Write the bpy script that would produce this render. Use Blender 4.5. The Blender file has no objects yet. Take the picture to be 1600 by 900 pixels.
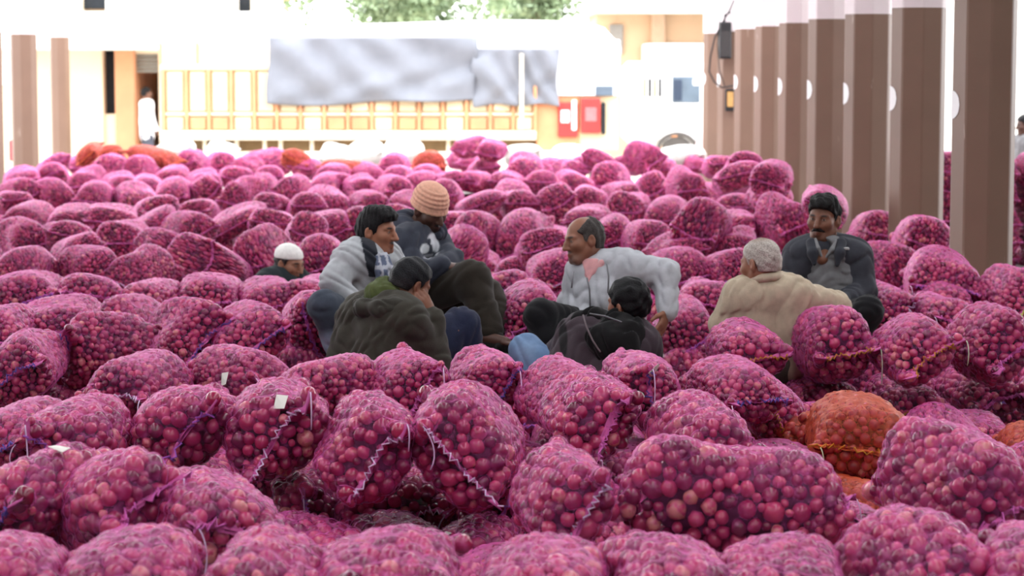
import bpy, math, random
import numpy as np
from mathutils import Vector, Matrix

# ------------------------------------------------------------------ camera
F = 3600.0                       # focal length in pixels of the 1600 x 900 frame
HORIZON = 92.0                   # pixel row of the horizon
CAM_Z = 1.85
PITCH = math.atan((450.0 - HORIZON) / F)
scene = bpy.context.scene
COL = scene.collection
cam_data = bpy.data.cameras.new('camera')
cam_data.sensor_width = 36.0
cam_data.lens = F * 36.0 / 1600.0
cam_data.clip_end = 400.0
cam_data.dof.use_dof = True
cam_data.dof.focus_distance = 9.2
cam_data.dof.aperture_fstop = 4.5
cam = bpy.data.objects.new('camera', cam_data)
cam.location = (0.0, 0.0, CAM_Z)
cam.rotation_euler = (math.pi / 2 - PITCH, 0.0, 0.0)
COL.objects.link(cam)
scene.camera = cam

# ------------------------------------------------------------------ sky and exposure
world = bpy.data.worlds.new('hazy_sky')
scene.world = world
world.use_nodes = True
bg = world.node_tree.nodes['Background']
bg.inputs['Color'].default_value = (0.95, 0.97, 1.0, 1.0)
bg.inputs['Strength'].default_value = 5.0
scene.view_settings.view_transform = 'Standard'
scene.view_settings.look = 'None'
scene.view_settings.exposure = 0.06
scene.view_settings.gamma = 1.0
scene.view_settings.use_curve_mapping = False
scene.cycles.max_bounces = 6
scene.cycles.diffuse_bounces = 3
scene.cycles.glossy_bounces = 2
scene.cycles.transmission_bounces = 3
scene.cycles.transparent_max_bounces = 10
scene.cycles.caustics_reflective = False
scene.cycles.caustics_refractive = False

CP, SP = math.cos(PITCH), math.sin(PITCH)


def P(px, py, d):
    """the point at distance d (along +Y) that stands at a photograph position"""
    u = (px - 800.0) / F
    v = (450.0 - py) / F
    k = d / (CP + v * SP)
    return np.array([u * k, d, CAM_Z + (v * CP - SP) * k])


def to_px(p):
    p = np.asarray(p, float)
    x, y, z = p[..., 0], p[..., 1], p[..., 2] - CAM_Z
    depth = y * CP - z * SP
    up = y * SP + z * CP
    return np.stack([800 + F * x / depth, 450 - F * up / depth], -1)


def depth_at(py, z):
    """distance at which photograph row py meets height z"""
    v = (450.0 - py) / F
    return (z - CAM_Z) * (CP + v * SP) / (v * CP - SP)


# ------------------------------------------------------------------ materials
def srgb(r, g, b):
    def c(v):
        v /= 255.0
        return v / 12.92 if v <= 0.04045 else ((v + 0.055) / 1.055) ** 2.4
    return (c(r), c(g), c(b), 1.0)


MATS = {}


def surface(name, col, rough=0.7, var=0.12, scale=8.0, bump=0.0, bscale=40.0, spec=0.4, metal=0.0, detail=4.0, wear=None):
    """principled surface whose own colour varies with noise; optional wear colour in patches"""
    if name in MATS:
        return MATS[name]
    m = bpy.data.materials.new(name)
    m.use_nodes = True
    nt = m.node_tree
    b = nt.nodes['Principled BSDF']
    tc = nt.nodes.new('ShaderNodeTexCoord')
    n = nt.nodes.new('ShaderNodeTexNoise')
    n.inputs['Scale'].default_value = scale
    n.inputs['Detail'].default_value = detail
    nt.links.new(tc.outputs['Object'], n.inputs['Vector'])
    r = nt.nodes.new('ShaderNodeValToRGB')
    c = np.array(col[:3])
    r.color_ramp.elements[0].position = 0.3
    r.color_ramp.elements[1].position = 0.72
    r.color_ramp.elements[0].color = (*np.clip(c * (1 - var), 0, 1), 1)
    r.color_ramp.elements[1].color = (*np.clip(c * (1 + var), 0, 1), 1)
    nt.links.new(n.outputs['Fac'], r.inputs['Fac'])
    out = r.outputs['Color']
    if wear:
        n3 = nt.nodes.new('ShaderNodeTexNoise')
        n3.inputs['Scale'].default_value = wear[1]
        n3.inputs['Detail'].default_value = 6.0
        mp = nt.nodes.new('ShaderNodeMapping')
        mp.inputs['Scale'].default_value = wear[3]
        nt.links.new(tc.outputs['Object'], mp.inputs['Vector'])
        nt.links.new(mp.outputs['Vector'], n3.inputs['Vector'])
        r3 = nt.nodes.new('ShaderNodeValToRGB')
        r3.color_ramp.elements[0].position = wear[2]
        r3.color_ramp.elements[1].position = wear[2] + 0.05
        nt.links.new(n3.outputs['Fac'], r3.inputs['Fac'])
        mx = nt.nodes.new('ShaderNodeMixRGB')
        mx.inputs['Color2'].default_value = wear[0]
        nt.links.new(r3.outputs['Color'], mx.inputs['Fac'])
        nt.links.new(out, mx.inputs['Color1'])
        out = mx.outputs['Color']
    nt.links.new(out, b.inputs['Base Color'])
    b.inputs['Roughness'].default_value = rough
    b.inputs['Specular IOR Level'].default_value = spec
    b.inputs['Metallic'].default_value = metal
    if bump > 0:
        n2 = nt.nodes.new('ShaderNodeTexNoise')
        n2.inputs['Scale'].default_value = bscale
        n2.inputs['Detail'].default_value = 3.0
        nt.links.new(tc.outputs['Object'], n2.inputs['Vector'])
        bp = nt.nodes.new('ShaderNodeBump')
        bp.inputs['Strength'].default_value = bump
        bp.inputs['Distance'].default_value = 0.01
        nt.links.new(n2.outputs['Fac'], bp.inputs['Height'])
        nt.links.new(bp.outputs['Normal'], b.inputs['Normal'])
    MATS[name] = m
    return m


def painted(name, rough=0.85, bump=0.25, bscale=220.0, spec=0.2, sheen=0.0, var=0.18, nscale=30.0):
    """principled surface coloured by the mesh's own colour attribute, broken up by noise"""
    if name in MATS:
        return MATS[name]
    m = bpy.data.materials.new(name)
    m.use_nodes = True
    nt = m.node_tree
    b = nt.nodes['Principled BSDF']
    at = nt.nodes.new('ShaderNodeAttribute')
    at.attribute_name = 'tint'
    tc = nt.nodes.new('ShaderNodeTexCoord')
    n = nt.nodes.new('ShaderNodeTexNoise')
    n.inputs['Scale'].default_value = nscale
    n.inputs['Detail'].default_value = 5.0
    nt.links.new(tc.outputs['Object'], n.inputs['Vector'])
    mr = nt.nodes.new('ShaderNodeMapRange')
    mr.inputs['From Min'].default_value = 0.25
    mr.inputs['From Max'].default_value = 0.75
    mr.inputs['To Min'].default_value = 1 - var
    mr.inputs['To Max'].default_value = 1 + var
    nt.links.new(n.outputs['Fac'], mr.inputs['Value'])
    mul = nt.nodes.new('ShaderNodeVectorMath')
    mul.operation = 'SCALE'
    nt.links.new(at.outputs['Color'], mul.inputs[0])
    nt.links.new(mr.outputs['Result'], mul.inputs['Scale'])
    nt.links.new(mul.outputs['Vector'], b.inputs['Base Color'])
    b.inputs['Roughness'].default_value = rough
    b.inputs['Specular IOR Level'].default_value = spec
    b.inputs['Sheen Weight'].default_value = sheen
    n2 = nt.nodes.new('ShaderNodeTexNoise')
    n2.inputs['Scale'].default_value = bscale
    nt.links.new(tc.outputs['Object'], n2.inputs['Vector'])
    bp = nt.nodes.new('ShaderNodeBump')
    bp.inputs['Strength'].default_value = bump
    bp.inputs['Distance'].default_value = 0.004
    nt.links.new(n2.outputs['Fac'], bp.inputs['Height'])
    nt.links.new(bp.outputs['Normal'], b.inputs['Normal'])
    MATS[name] = m
    return m


def onion_material(name, dark, mid, light, tan):
    m = bpy.data.materials.new(name)
    m.use_nodes = True
    nt = m.node_tree
    b = nt.nodes['Principled BSDF']
    oi = nt.nodes.new('ShaderNodeObjectInfo')
    geo = nt.nodes.new('ShaderNodeNewGeometry')
    add = nt.nodes.new('ShaderNodeMath')
    add.operation = 'ADD'
    nt.links.new(oi.outputs['Random'], add.inputs[0])
    nt.links.new(geo.outputs['Random Per Island'], add.inputs[1])
    fr = nt.nodes.new('ShaderNodeMath')
    fr.operation = 'FRACT'
    nt.links.new(add.outputs[0], fr.inputs[0])
    tc = nt.nodes.new('ShaderNodeTexCoord')
    n = nt.nodes.new('ShaderNodeTexNoise')
    n.inputs['Scale'].default_value = 45.0
    n.inputs['Detail'].default_value = 3.0
    nt.links.new(geo.outputs['Position'], n.inputs['Vector'])
    mixf = nt.nodes.new('ShaderNodeMath')
    mixf.operation = 'MULTIPLY_ADD'
    mixf.inputs[1].default_value = 0.5
    nt.links.new(n.outputs['Fac'], mixf.inputs[0])
    sub = nt.nodes.new('ShaderNodeMath')
    sub.operation = 'SUBTRACT'
    sub.inputs[1].default_value = 0.25
    nt.links.new(fr.outputs[0], sub.inputs[0])
    nt.links.new(sub.outputs[0], mixf.inputs[2])
    r = nt.nodes.new('ShaderNodeValToRGB')
    r.color_ramp.elements[0].position = 0.05
    r.color_ramp.elements[0].color = dark
    r.color_ramp.elements[1].position = 1.0
    r.color_ramp.elements[1].color = tan
    e = r.color_ramp.elements.new(0.45)
    e.color = mid
    e = r.color_ramp.elements.new(0.92)
    e.color = light
    nt.links.new(mixf.outputs[0], r.inputs['Fac'])
    nt.links.new(r.outputs['Color'], b.inputs['Base Color'])
    b.inputs['Roughness'].default_value = 0.27
    b.inputs['Specular IOR Level'].default_value = 0.7
    return m


def net_material(name, col, pale, lo=0.14, hi=0.80, power=3.4):
    """woven plastic net: the yarn covers more of the view the flatter it is seen"""
    m = bpy.data.materials.new(name)
    m.use_nodes = True
    nt = m.node_tree
    b = nt.nodes['Principled BSDF']
    outn = nt.nodes['Material Output']
    tc = nt.nodes.new('ShaderNodeTexCoord')
    # broad wrinkles of the yarn density
    n = nt.nodes.new('ShaderNodeTexNoise')
    n.inputs['Scale'].default_value = 7.0
    n.inputs['Detail'].default_value = 6.0
    n.inputs['Roughness'].default_value = 0.65
    nt.links.new(tc.outputs['Object'], n.inputs['Vector'])
    # pulled streaks
    mp = nt.nodes.new('ShaderNodeMapping')
    mp.inputs['Scale'].default_value = (34.0, 7.0, 34.0)
    mp.inputs['Rotation'].default_value = (0.3, 0.5, 0.4)
    nt.links.new(tc.outputs['Object'], mp.inputs['Vector'])
    n2 = nt.nodes.new('ShaderNodeTexNoise')
    n2.inputs['Scale'].default_value = 1.6
    n2.inputs['Detail'].default_value = 4.0
    nt.links.new(mp.outputs['Vector'], n2.inputs['Vector'])
    lw = nt.nodes.new('ShaderNodeLayerWeight')
    lw.inputs['Blend'].default_value = 0.5
    pw = nt.nodes.new('ShaderNodeMath')
    pw.operation = 'POWER'
    pw.inputs[1].default_value = power
    nt.links.new(lw.outputs['Facing'], pw.inputs[0])
    mr = nt.nodes.new('ShaderNodeMapRange')
    mr.inputs['To Min'].default_value = lo
    mr.inputs['To Max'].default_value = hi
    nt.links.new(pw.outputs[0], mr.inputs['Value'])
    s1 = nt.nodes.new('ShaderNodeMapRange')
    s1.inputs['From Min'].default_value = 0.3
    s1.inputs['From Max'].default_value = 0.75
    s1.inputs['To Min'].default_value = -0.07
    s1.inputs['To Max'].default_value = 0.12
    nt.links.new(n.outputs['Fac'], s1.inputs['Value'])
    s2 = nt.nodes.new('ShaderNodeMapRange')
    s2.inputs['From Min'].default_value = 0.45
    s2.inputs['From Max'].default_value = 0.8
    s2.inputs['To Min'].default_value = -0.04
    s2.inputs['To Max'].default_value = 0.16
    nt.links.new(n2.outputs['Fac'], s2.inputs['Value'])
    a1 = nt.nodes.new('ShaderNodeMath')
    nt.links.new(mr.outputs['Result'], a1.inputs[0])
    nt.links.new(s1.outputs['Result'], a1.inputs[1])
    a2 = nt.nodes.new('ShaderNodeMath')
    a2.use_clamp = True
    nt.links.new(a1.outputs[0], a2.inputs[0])
    nt.links.new(s2.outputs['Result'], a2.inputs[1])
    cr = nt.nodes.new('ShaderNodeMixRGB')
    cr.inputs['Color1'].default_value = col
    cr.inputs['Color2'].default_value = pale
    nt.links.new(n2.outputs['Fac'], cr.inputs['Fac'])
    nt.links.new(cr.outputs['Color'], b.inputs['Base Color'])
    b.inputs['Roughness'].default_value = 0.55
    b.inputs['Specular IOR Level'].default_value = 0.3
    b.inputs['Sheen Weight'].default_value = 0.15
    b.inputs['Sheen Tint'].default_value = pale
    tr = nt.nodes.new('ShaderNodeBsdfTransparent')
    mix = nt.nodes.new('ShaderNodeMixShader')
    nt.links.new(a2.outputs[0], mix.inputs['Fac'])
    nt.links.new(tr.outputs[0], mix.inputs[1])
    nt.links.new(b.outputs[0], mix.inputs[2])
    nt.links.new(mix.outputs[0], outn.inputs['Surface'])
    return m


ONION = onion_material('red_onion_skin', srgb(92, 6, 42), srgb(154, 22, 70), srgb(200, 62, 102), srgb(218, 136, 130))
ONION_CORE = surface('packed_onions_gap_shade', srgb(38, 8, 22), rough=0.7, var=0.4, scale=30)  # stands for deeper onions; near-black colour paints the shade in the gaps
NET = net_material('magenta_net', srgb(184, 30, 120), srgb(228, 112, 188))
NET_ORANGE = net_material('orange_net', srgb(176, 46, 20), srgb(204, 92, 52), lo=0.42, hi=0.9)
NET_WHITE = surface('white_woven_plastic', srgb(238, 236, 230), rough=0.55, var=0.08, scale=20, bump=0.3, bscale=60)
TWINE = {
    'p': surface('purple_twine', srgb(160, 84, 190), rough=0.6, var=0.25, scale=60),
    'b': surface('violet_blue_twine', srgb(84, 66, 158), rough=0.6, var=0.25, scale=60),
    'w': surface('pale_lilac_twine', srgb(222, 190, 226), rough=0.6, var=0.15, scale=60),
    'm': surface('magenta_twine', srgb(206, 96, 176), rough=0.6, var=0.2, scale=60),
    'y': surface('amber_twine', srgb(196, 128, 34), rough=0.6, var=0.25, scale=60),
    'g': surface('green_yellow_twine', srgb(178, 190, 70), rough=0.6, var=0.35, scale=90),
}
TAIL = surface('pale_green_thread', srgb(196, 206, 176), rough=0.6, var=0.1)
PAPER = surface('paper_tag', srgb(232, 228, 220), rough=0.8, var=0.05)


# ------------------------------------------------------------------ mesh helpers
def link(o, parent=None):
    COL.objects.link(o)
    if parent is not None:
        o.parent = parent
    return o


def mesh_obj(name, verts, faces, mat=None, parent=None, smooth=False, loc=None):
    me = bpy.data.meshes.new(name)
    me.from_pydata([tuple(map(float, v)) for v in verts], [], [tuple(map(int, f)) for f in faces])
    if mat is not None:
        me.materials.append(mat)
    if smooth:
        me.polygons.foreach_set('use_smooth', [True] * len(me.polygons))
    me.update()
    o = bpy.data.objects.new(name, me)
    if loc is not None:
        o.location = loc
    return link(o, parent)


def np_mesh(name, verts, faces, mat, smooth=True):
    """fast mesh from equal-sized faces"""
    me = bpy.data.meshes.new(name)
    verts = np.ascontiguousarray(verts, np.float32)
    faces = np.ascontiguousarray(faces, np.int32)
    nf, k = faces.shape
    me.vertices.add(len(verts))
    me.vertices.foreach_set('co', verts.ravel())
    me.loops.add(nf * k)
    me.loops.foreach_set('vertex_index', faces.ravel())
    me.polygons.add(nf)
    me.polygons.foreach_set('loop_start', np.arange(0, nf * k, k, dtype=np.int32))
    me.polygons.foreach_set('loop_total', np.full(nf, k, np.int32))
    if smooth:
        me.polygons.foreach_set('use_smooth', np.ones(nf, bool))
    me.update(calc_edges=True)
    me.validate()
    if mat is not None:
        me.materials.append(mat)
    return me


def empty(name, loc, label=None, cat=None, group=None, kind=None):
    o = bpy.data.objects.new(name, None)
    o.location = tuple(map(float, loc))
    o.empty_display_size = 0.1
    COL.objects.link(o)
    return tag(o, label, cat, group, kind)


def tag(o, label=None, cat=None, group=None, kind=None):
    if label:
        o['label'] = label
    if cat:
        o['category'] = cat
    if group:
        o['group'] = group
    if kind:
        o['kind'] = kind
    return o


class MB:
    """collects boxes, tubes and lathes into one mesh"""
    def __init__(s):
        s.v, s.f = [], []

    def box(s, lo, hi, bevel=0.0):
        x0, y0, z0 = lo
        x1, y1, z1 = hi
        b = min(bevel, abs(x1 - x0) / 2.01, abs(y1 - y0) / 2.01, abs(z1 - z0) / 2.01)
        n = len(s.v)
        if b <= 0:
            s.v += [(x, y, z) for x in (x0, x1) for y in (y0, y1) for z in (z0, z1)]
            s.f += [tuple(n + i for i in q) for q in ((0, 1, 3, 2), (4, 6, 7, 5), (0, 4, 5, 1), (2, 3, 7, 6), (0, 2, 6, 4), (1, 5, 7, 3))]
            return s
        # chamfered box: three inset quads per corner direction
        xs, ys, zs = (x0, x1), (y0, y1), (z0, z1)
        idx = {}
        for i in (0, 1):
            for j in (0, 1):
                for k in (0, 1):
                    for a in range(3):
                        p = [xs[i], ys[j], zs[k]]
                        for c in range(3):
                            if c != a:
                                p[c] += (b if (i, j, k)[c] == 0 else -b)
                        idx[i, j, k, a] = len(s.v)
                        s.v.append(tuple(p))
        g = lambda i, j, k, a: idx[i, j, k, a]
        for i in (0, 1):
            q = [g(i, 0, 0, 0), g(i, 1, 0, 0), g(i, 1, 1, 0), g(i, 0, 1, 0)]
            s.f.append(tuple(q if i else q[::-1]))
            q = [g(0, i, 0, 1), g(0, i, 1, 1), g(1, i, 1, 1), g(1, i, 0, 1)]
            s.f.append(tuple(q if i else q[::-1]))
            q = [g(0, 0, i, 2), g(1, 0, i, 2), g(1, 1, i, 2), g(0, 1, i, 2)]
            s.f.append(tuple(q if i else q[::-1]))
        for i in (0, 1):
            for j in (0, 1):
                s.f.append((g(i, j, 0, 0), g(i, j, 1, 0), g(i, j, 1, 1), g(i, j, 0, 1)))
                s.f.append((g(i, 0, j, 0), g(i, 1, j, 0), g(i, 1, j, 2), g(i, 0, j, 2)))
                s.f.append((g(0, i, j, 1), g(1, i, j, 1), g(1, i, j, 2), g(0, i, j, 2)))
                for k in (0, 1):
                    s.f.append((g(i, j, k, 0), g(i, j, k, 1), g(i, j, k, 2)))
        return s

    def tube(s, pts, r, n=6, r_end=None, caps=True):
        pts = [np.asarray(p, float) for p in pts]
        base = len(s.v)
        m = len(pts)
        prev = None
        for i, p in enumerate(pts):
            t = pts[min(i + 1, m - 1)] - pts[max(i - 1, 0)]
            t = t / (np.linalg.norm(t) + 1e-9)
            if prev is None:
                a = np.array([0, 0, 1.0]) if abs(t[2]) < 0.9 else np.array([1.0, 0, 0])
            else:
                a = prev
            a = a - t * np.dot(a, t)
            a = a / (np.linalg.norm(a) + 1e-9)
            prev = a
            b = np.cross(t, a)
            rr = r if r_end is None else r + (r_end - r) * i / max(1, m - 1)
            for k in range(n):
                w = 2 * math.pi * k / n
                s.v.append(tuple(p + rr * (math.cos(w) * a + math.sin(w) * b)))
        for i in range(m - 1):
            for k in range(n):
                k2 = (k + 1) % n
                s.f.append((base + i * n + k, base + i * n + k2, base + (i + 1) * n + k2, base + (i + 1) * n + k))
        if caps:
            s.f.append(tuple(base + k for k in range(n))[::-1])
            s.f.append(tuple(base + (m - 1) * n + k for k in range(n)))
        return s

    def prism(s, poly, y0, y1):
        """polygon in the XZ plane pushed from y0 to y1"""
        n = len(poly)
        base = len(s.v)
        s.v += [(x, y0, z) for x, z in poly] + [(x, y1, z) for x, z in poly]
        s.f.append(tuple(base + i for i in range(n)))
        s.f.append(tuple(base + n + i for i in range(n))[::-1])
        for i in range(n):
            j = (i + 1) % n
            s.f.append((base + i, base + n + i, base + n + j, base + j))
        return s

    def build(s, name, mat, parent=None, smooth=False, loc=None):
        return mesh_obj(name, s.v, s.f, mat, parent, smooth, loc)


def structure(o):
    o['kind'] = 'structure'
    return o


def part(mb, name, mat, root, smooth=False):
    """a part built in world coordinates under a thing that stands at root.location"""
    o = mb.build(name, mat, root, smooth)
    o.location = -root.location
    return o


# ------------------------------------------------------------------ the setting
CONCRETE = surface('concrete_floor', srgb(128, 118, 116), rough=0.9, var=0.2, scale=2.5, bump=0.3, bscale=30)
ROADM = surface('pale_road', srgb(196, 188, 178), rough=0.95, var=0.1, scale=0.6, bump=0.2, bscale=15)
ROOFM = surface('grey_roof_sheet', srgb(118, 114, 112), rough=0.7, var=0.08, scale=1.2)
ROAD_Z = -0.55
structure(MB().box((-16, -10, -0.5), (16, 34.5, 0.0)).build('floor', CONCRETE))
structure(MB().box((-90, -60, ROAD_Z - 0.2), (90, 120, ROAD_Z)).build('floor_road', ROADM))
# roof over the platform: unseen, its open gaps and far end set to shape the light
roof = structure(bpy.data.objects.new('ceiling', None))
COL.objects.link(roof)
strips = [(-15.5, -9.3), (-7.9, -4.3), (-2.9, 0.7), (2.1, 5.5), (6.9, 12.0)]
for a, b in strips:
    part(MB().box((a, -9.5, 5.6), (b, 23.0, 5.66)), 'roof_sheet', ROOFM, roof)
for y in (-6.0, 0.0, 6.0, 12.0, 18.0, 22.5):
    part(MB().box((-15.5, y - 0.09, 5.25), (12.0, y + 0.09, 5.58), 0.01), 'beam', ROOFM, roof)

BLOCKER_M = surface('warm_grey_blocker', srgb(110, 100, 94), rough=0.9, var=0.08, scale=0.8)  # unseen walls added to block light from behind and the sides
structure(MB().box((-15.5, -10.0, 0.0), (12.0, -9.8, 5.6)).build('blocker_wall_back', BLOCKER_M))
structure(MB().box((-15.6, -10.0, 0.0), (-15.4, 13.0, 5.6)).build('blocker_wall_left', BLOCKER_M))
structure(MB().box((11.9, -10.0, 0.0), (12.1, 15.0, 5.6)).build('blocker_wall_right', BLOCKER_M))

# ------------------------------------------------------------------ columns
BROWN = surface('brown_column_paint', srgb(126, 99, 84), rough=0.5, var=0.05, scale=3, bump=0.05, bscale=20, spec=0.4,
                wear=(srgb(196, 178, 166), 3.0, 0.70, (6.0, 6.0, 0.7)))
WHITE_COL = surface('white_column_paint', srgb(232, 218, 220), rough=0.6, var=0.04, scale=3)
EMBLEM = surface('white_emblem_paint', srgb(240, 238, 238), rough=0.5, var=0.02)
COL_R = 0.197
PAINT_Z = CAM_Z + 0.36


def octagon(cx, cy, z0, z1, r, sides=8, rot=0.0):
    mb = MB()
    a = [(cx + r * math.cos(rot + 2 * math.pi * k / sides), cy + r * math.sin(rot + 2 * math.pi * k / sides)) for k in range(sides)]
    # bevelled corners
    pts = []
    for k in range(sides):
        p, q, n = a[k], a[(k - 1) % sides], a[(k + 1) % sides]
        pts.append((p[0] + 0.06 * (q[0] - p[0]), p[1] + 0.06 * (q[1] - p[1])))
        pts.append((p[0] + 0.06 * (n[0] - p[0]), p[1] + 0.06 * (n[1] - p[1])))
    m = len(pts)
    mb.v = [(x, y, z0) for x, y in pts] + [(x, y, z1) for x, y in pts]
    mb.f = [tuple(range(m))[::-1], tuple(range(m, 2 * m))] + [(i, (i + 1) % m, m + (i + 1) % m, m + i) for i in range(m)]
    return mb


def column(x, y, label, r=COL_R, emblem=True):
    root = empty('column', (x, y, 0), label, 'column', 'brown octagonal columns carrying the shed roof')
    part(octagon(x, y, 0.0, PAINT_Z, r), 'brown_shaft', BROWN, root)
    part(octagon(x, y, PAINT_Z, 5.6, r * 1.012), 'white_shaft', WHITE_COL, root)
    if emblem:
        # round painted mark wrapped on the corner that faces -X
        mb = MB()
        rr, zc, n = 0.088, CAM_Z - 0.28, 22
        apo = r * math.cos(math.pi / 8)

        def wrap(s, z):
            c = np.array([x - r - 0.003, y])
            half = math.pi / 8
            sg = 1 if s > 0 else -1
            return (c[0] + abs(s) * math.sin(half), c[1] - sg * abs(s) * math.cos(half), z)
        cols = [-rr + 2 * rr * i / 16 for i in range(17)]
        for s in cols:
            hgt = math.sqrt(max(rr * rr - s * s, 1e-8))
            mb.v += [wrap(s, zc - hgt), wrap(s, zc + hgt)]
        for i in range(16):
            mb.f.append((2 * i, 2 * i + 1, 2 * i + 3, 2 * i + 2))
        part(mb, 'emblem', EMBLEM, root)
    return root


ordinals = ['first', 'second', 'third', 'fourth', 'fifth', 'sixth', 'seventh', 'eighth', 'ninth']
for k in range(9):
    lab = ['thick brown octagonal column nearest the right edge of the photo',
           'brown octagonal column second from the right edge',
           'brown octagonal column third from the right edge, behind the man in the dark jacket',
           'brown octagonal column fourth from the right edge', 'brown octagonal column fifth from the right edge',
           'brown octagonal column sixth from the right edge', 'brown octagonal column seventh from the right edge',
           'far brown octagonal column with the black loudspeaker box fixed to it',
           'farthest pale salmon column of the right row beside the white van'][k]
    column(2.9, 14.2 + 2.32 * k, lab)
column(-7.17, 34.0, 'brown and white column near the left edge, left of the shop front', emblem=False)
column(-7.52, 38.5, 'slim salmon column right of the thick one at the far left', r=0.165, emblem=False)
column(-6.985, 31.0, 'dark column cut off by the left edge of the photo', r=0.16, emblem=False)

# loudspeaker box, cable and small frame on the eighth column
BLACK = surface('black_plastic', srgb(34, 32, 34), rough=0.5, var=0.2)
cy8 = 14.2 + 2.32 * 7
sc8 = F / cy8
root = empty('loudspeaker_box', P(1132, 95, cy8 - 0.3), 'black box loudspeaker fixed high on the far column', 'loudspeaker')
a, b = P(1124, 92, cy8 - 0.38), P(1143, 34, cy8 - 0.38)
part(MB().box((a[0], cy8 - 0.42, a[2]), (b[0], cy8 - 0.21, b[2]), 0.015), 'case', BLACK, root)
part(MB().box((a[0] + 0.02, cy8 - 0.43, a[2] + 0.03), (b[0] - 0.02, cy8 - 0.42, b[2] - 0.12)), 'grille', surface('dark_grille', srgb(58, 54, 54), var=0.3, scale=80), root)
part(MB().tube([(b[0] - 0.08, cy8 - 0.3, b[2]), (b[0] - 0.08, cy8 - 0.3, b[2] + 0.09), (b[0], cy8 - 0.2, b[2] + 0.12)], 0.012), 'bracket', BLACK, root)
pts = [P(x, y, cy8 - 0.3) for x, y in ((1147, 0), (1140, 16), (1128, 36), (1117, 58), (1110, 88), (1108, 112), (1116, 128), (1128, 137), (1146, 134))]
tag(MB().tube(pts, 0.012, 5).build('cable', BLACK, None, True), 'dark cable looping down past the loudspeaker box', 'cable')
pts = [P(x, y, cy8 - 0.27) for x, y in ((1122, 0), (1124, 30), (1121, 70), (1124, 110), (1132, 134))]
tag(MB().tube(pts, 0.008, 5).build('cable', BLACK, None, True), 'thin cable hanging straight down left of the loudspeaker box', 'cable')
a, b = P(1133, 174, cy8 - 0.25), P(1147, 139, cy8 - 0.25)
root = empty('notice_frame', a, 'small tan notice in a dark frame on the far column', 'notice')
part(MB().box((a[0], cy8 - 0.27, a[2]), (b[0], cy8 - 0.22, b[2]), 0.01), 'frame', BLACK, root)
part(MB().box((a[0] + 0.025, cy8 - 0.275, a[2] + 0.06), (b[0] - 0.01, cy8 - 0.265, b[2] - 0.035)), 'sheet', surface('tan_board', srgb(206, 158, 96), var=0.15), root)

# ------------------------------------------------------------------ buildings beyond the road
CREAM = surface('cream_plaster', srgb(238, 222, 196), rough=0.9, var=0.05, scale=0.7)
CREAM2 = surface('warm_plaster', srgb(226, 190, 156), rough=0.9, var=0.07, scale=0.9)
WHITE = surface('white_wash', srgb(246, 244, 238), rough=0.9, var=0.03, scale=0.7)
PEACH = surface('peach_pilaster', srgb(222, 160, 122), rough=0.9, var=0.08, scale=2)
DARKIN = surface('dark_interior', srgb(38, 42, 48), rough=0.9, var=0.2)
SHUT = surface('grey_rolling_shutter', srgb(150, 148, 142), rough=0.6, var=0.08, scale=6)
GLASS = surface('blue_grey_window', srgb(104, 118, 132), rough=0.2, var=0.2, scale=2, spec=0.6)


def slab(px0, py0, px1, py1, d0, d1):
    """box whose front face at distance d0 covers the photograph rectangle"""
    a, b = P(px0, py1, d0), P(px1, py0, d0)
    return MB().box((a[0], d0, a[2]), (b[0], d1, b[2]), 0.02)


D = 47.0
root = empty('shop_building', (P(200, 240, D)[0], D, ROAD_Z), 'cream shop building with rolled up shutter at the far left', 'building')
part(slab(-60, 60, 160, 300, D, D + 5), 'wall', CREAM, root)
part(slab(182, 60, 209, 300, D - 0.15, D + 5), 'pilaster', PEACH, root)
part(slab(250, 60, 430, 300, D, D + 5), 'wall', CREAM, root)
part(slab(160, 60, 182, 300, D + 0.5, D + 5), 'wall', CREAM, root)
w = part(slab(161, 80, 182, 178, D + 0.32, D + 0.5), 'window', DARKIN, root)
part(slab(164, 84, 180, 174, D + 0.28, D + 0.34), 'pane', GLASS, w)
part(slab(161, 178, 182, 300, D + 0.1, D + 0.6), 'sill_wall', CREAM, root)
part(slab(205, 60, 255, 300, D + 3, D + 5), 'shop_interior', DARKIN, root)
part(slab(205, 60, 255, 84, D, D + 0.4), 'lintel', CREAM, root)
for i in range(5):
    part(slab(209, 84 + i * 6, 251, 89.6 + i * 6, D + 0.12, D + 0.2), 'shutter_slat', SHUT, root)
part(slab(-60, 18, 430, 78, D - 1.6, D + 0.5), 'canopy', WHITE, root)
part(slab(-60, -120, 430, -8, D + 0.6, D + 5), 'upper_wall', CREAM2, root)
for x0, x1, mt in ((-60, 118, CREAM), (165, 198, WHITE), (330, 364, WHITE), (392, 430, CREAM)):
    part(slab(x0, -10, x1, 22, D - 0.6, D + 1.0), 'parapet_pier', mt, root)
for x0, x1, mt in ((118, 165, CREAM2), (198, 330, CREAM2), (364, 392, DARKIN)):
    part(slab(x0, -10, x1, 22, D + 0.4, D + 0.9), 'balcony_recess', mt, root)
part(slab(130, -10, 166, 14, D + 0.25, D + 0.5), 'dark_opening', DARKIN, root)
w = part(slab(-20, 74, 19, 134, D - 0.1, D + 0.1), 'window', WHITE, root)
for py in (76, 95, 114):
    part(slab(-18, py, 17, py + 16, D - 0.14, D - 0.09), 'pane', GLASS, w)
tag(slab(14, 219, 26, 252, D - 6, D - 5.4).build('red_crate', surface('faded_red_plastic', srgb(206, 84, 88), var=0.15)), 'faded red crate left of the thick left column', 'crate')

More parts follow.
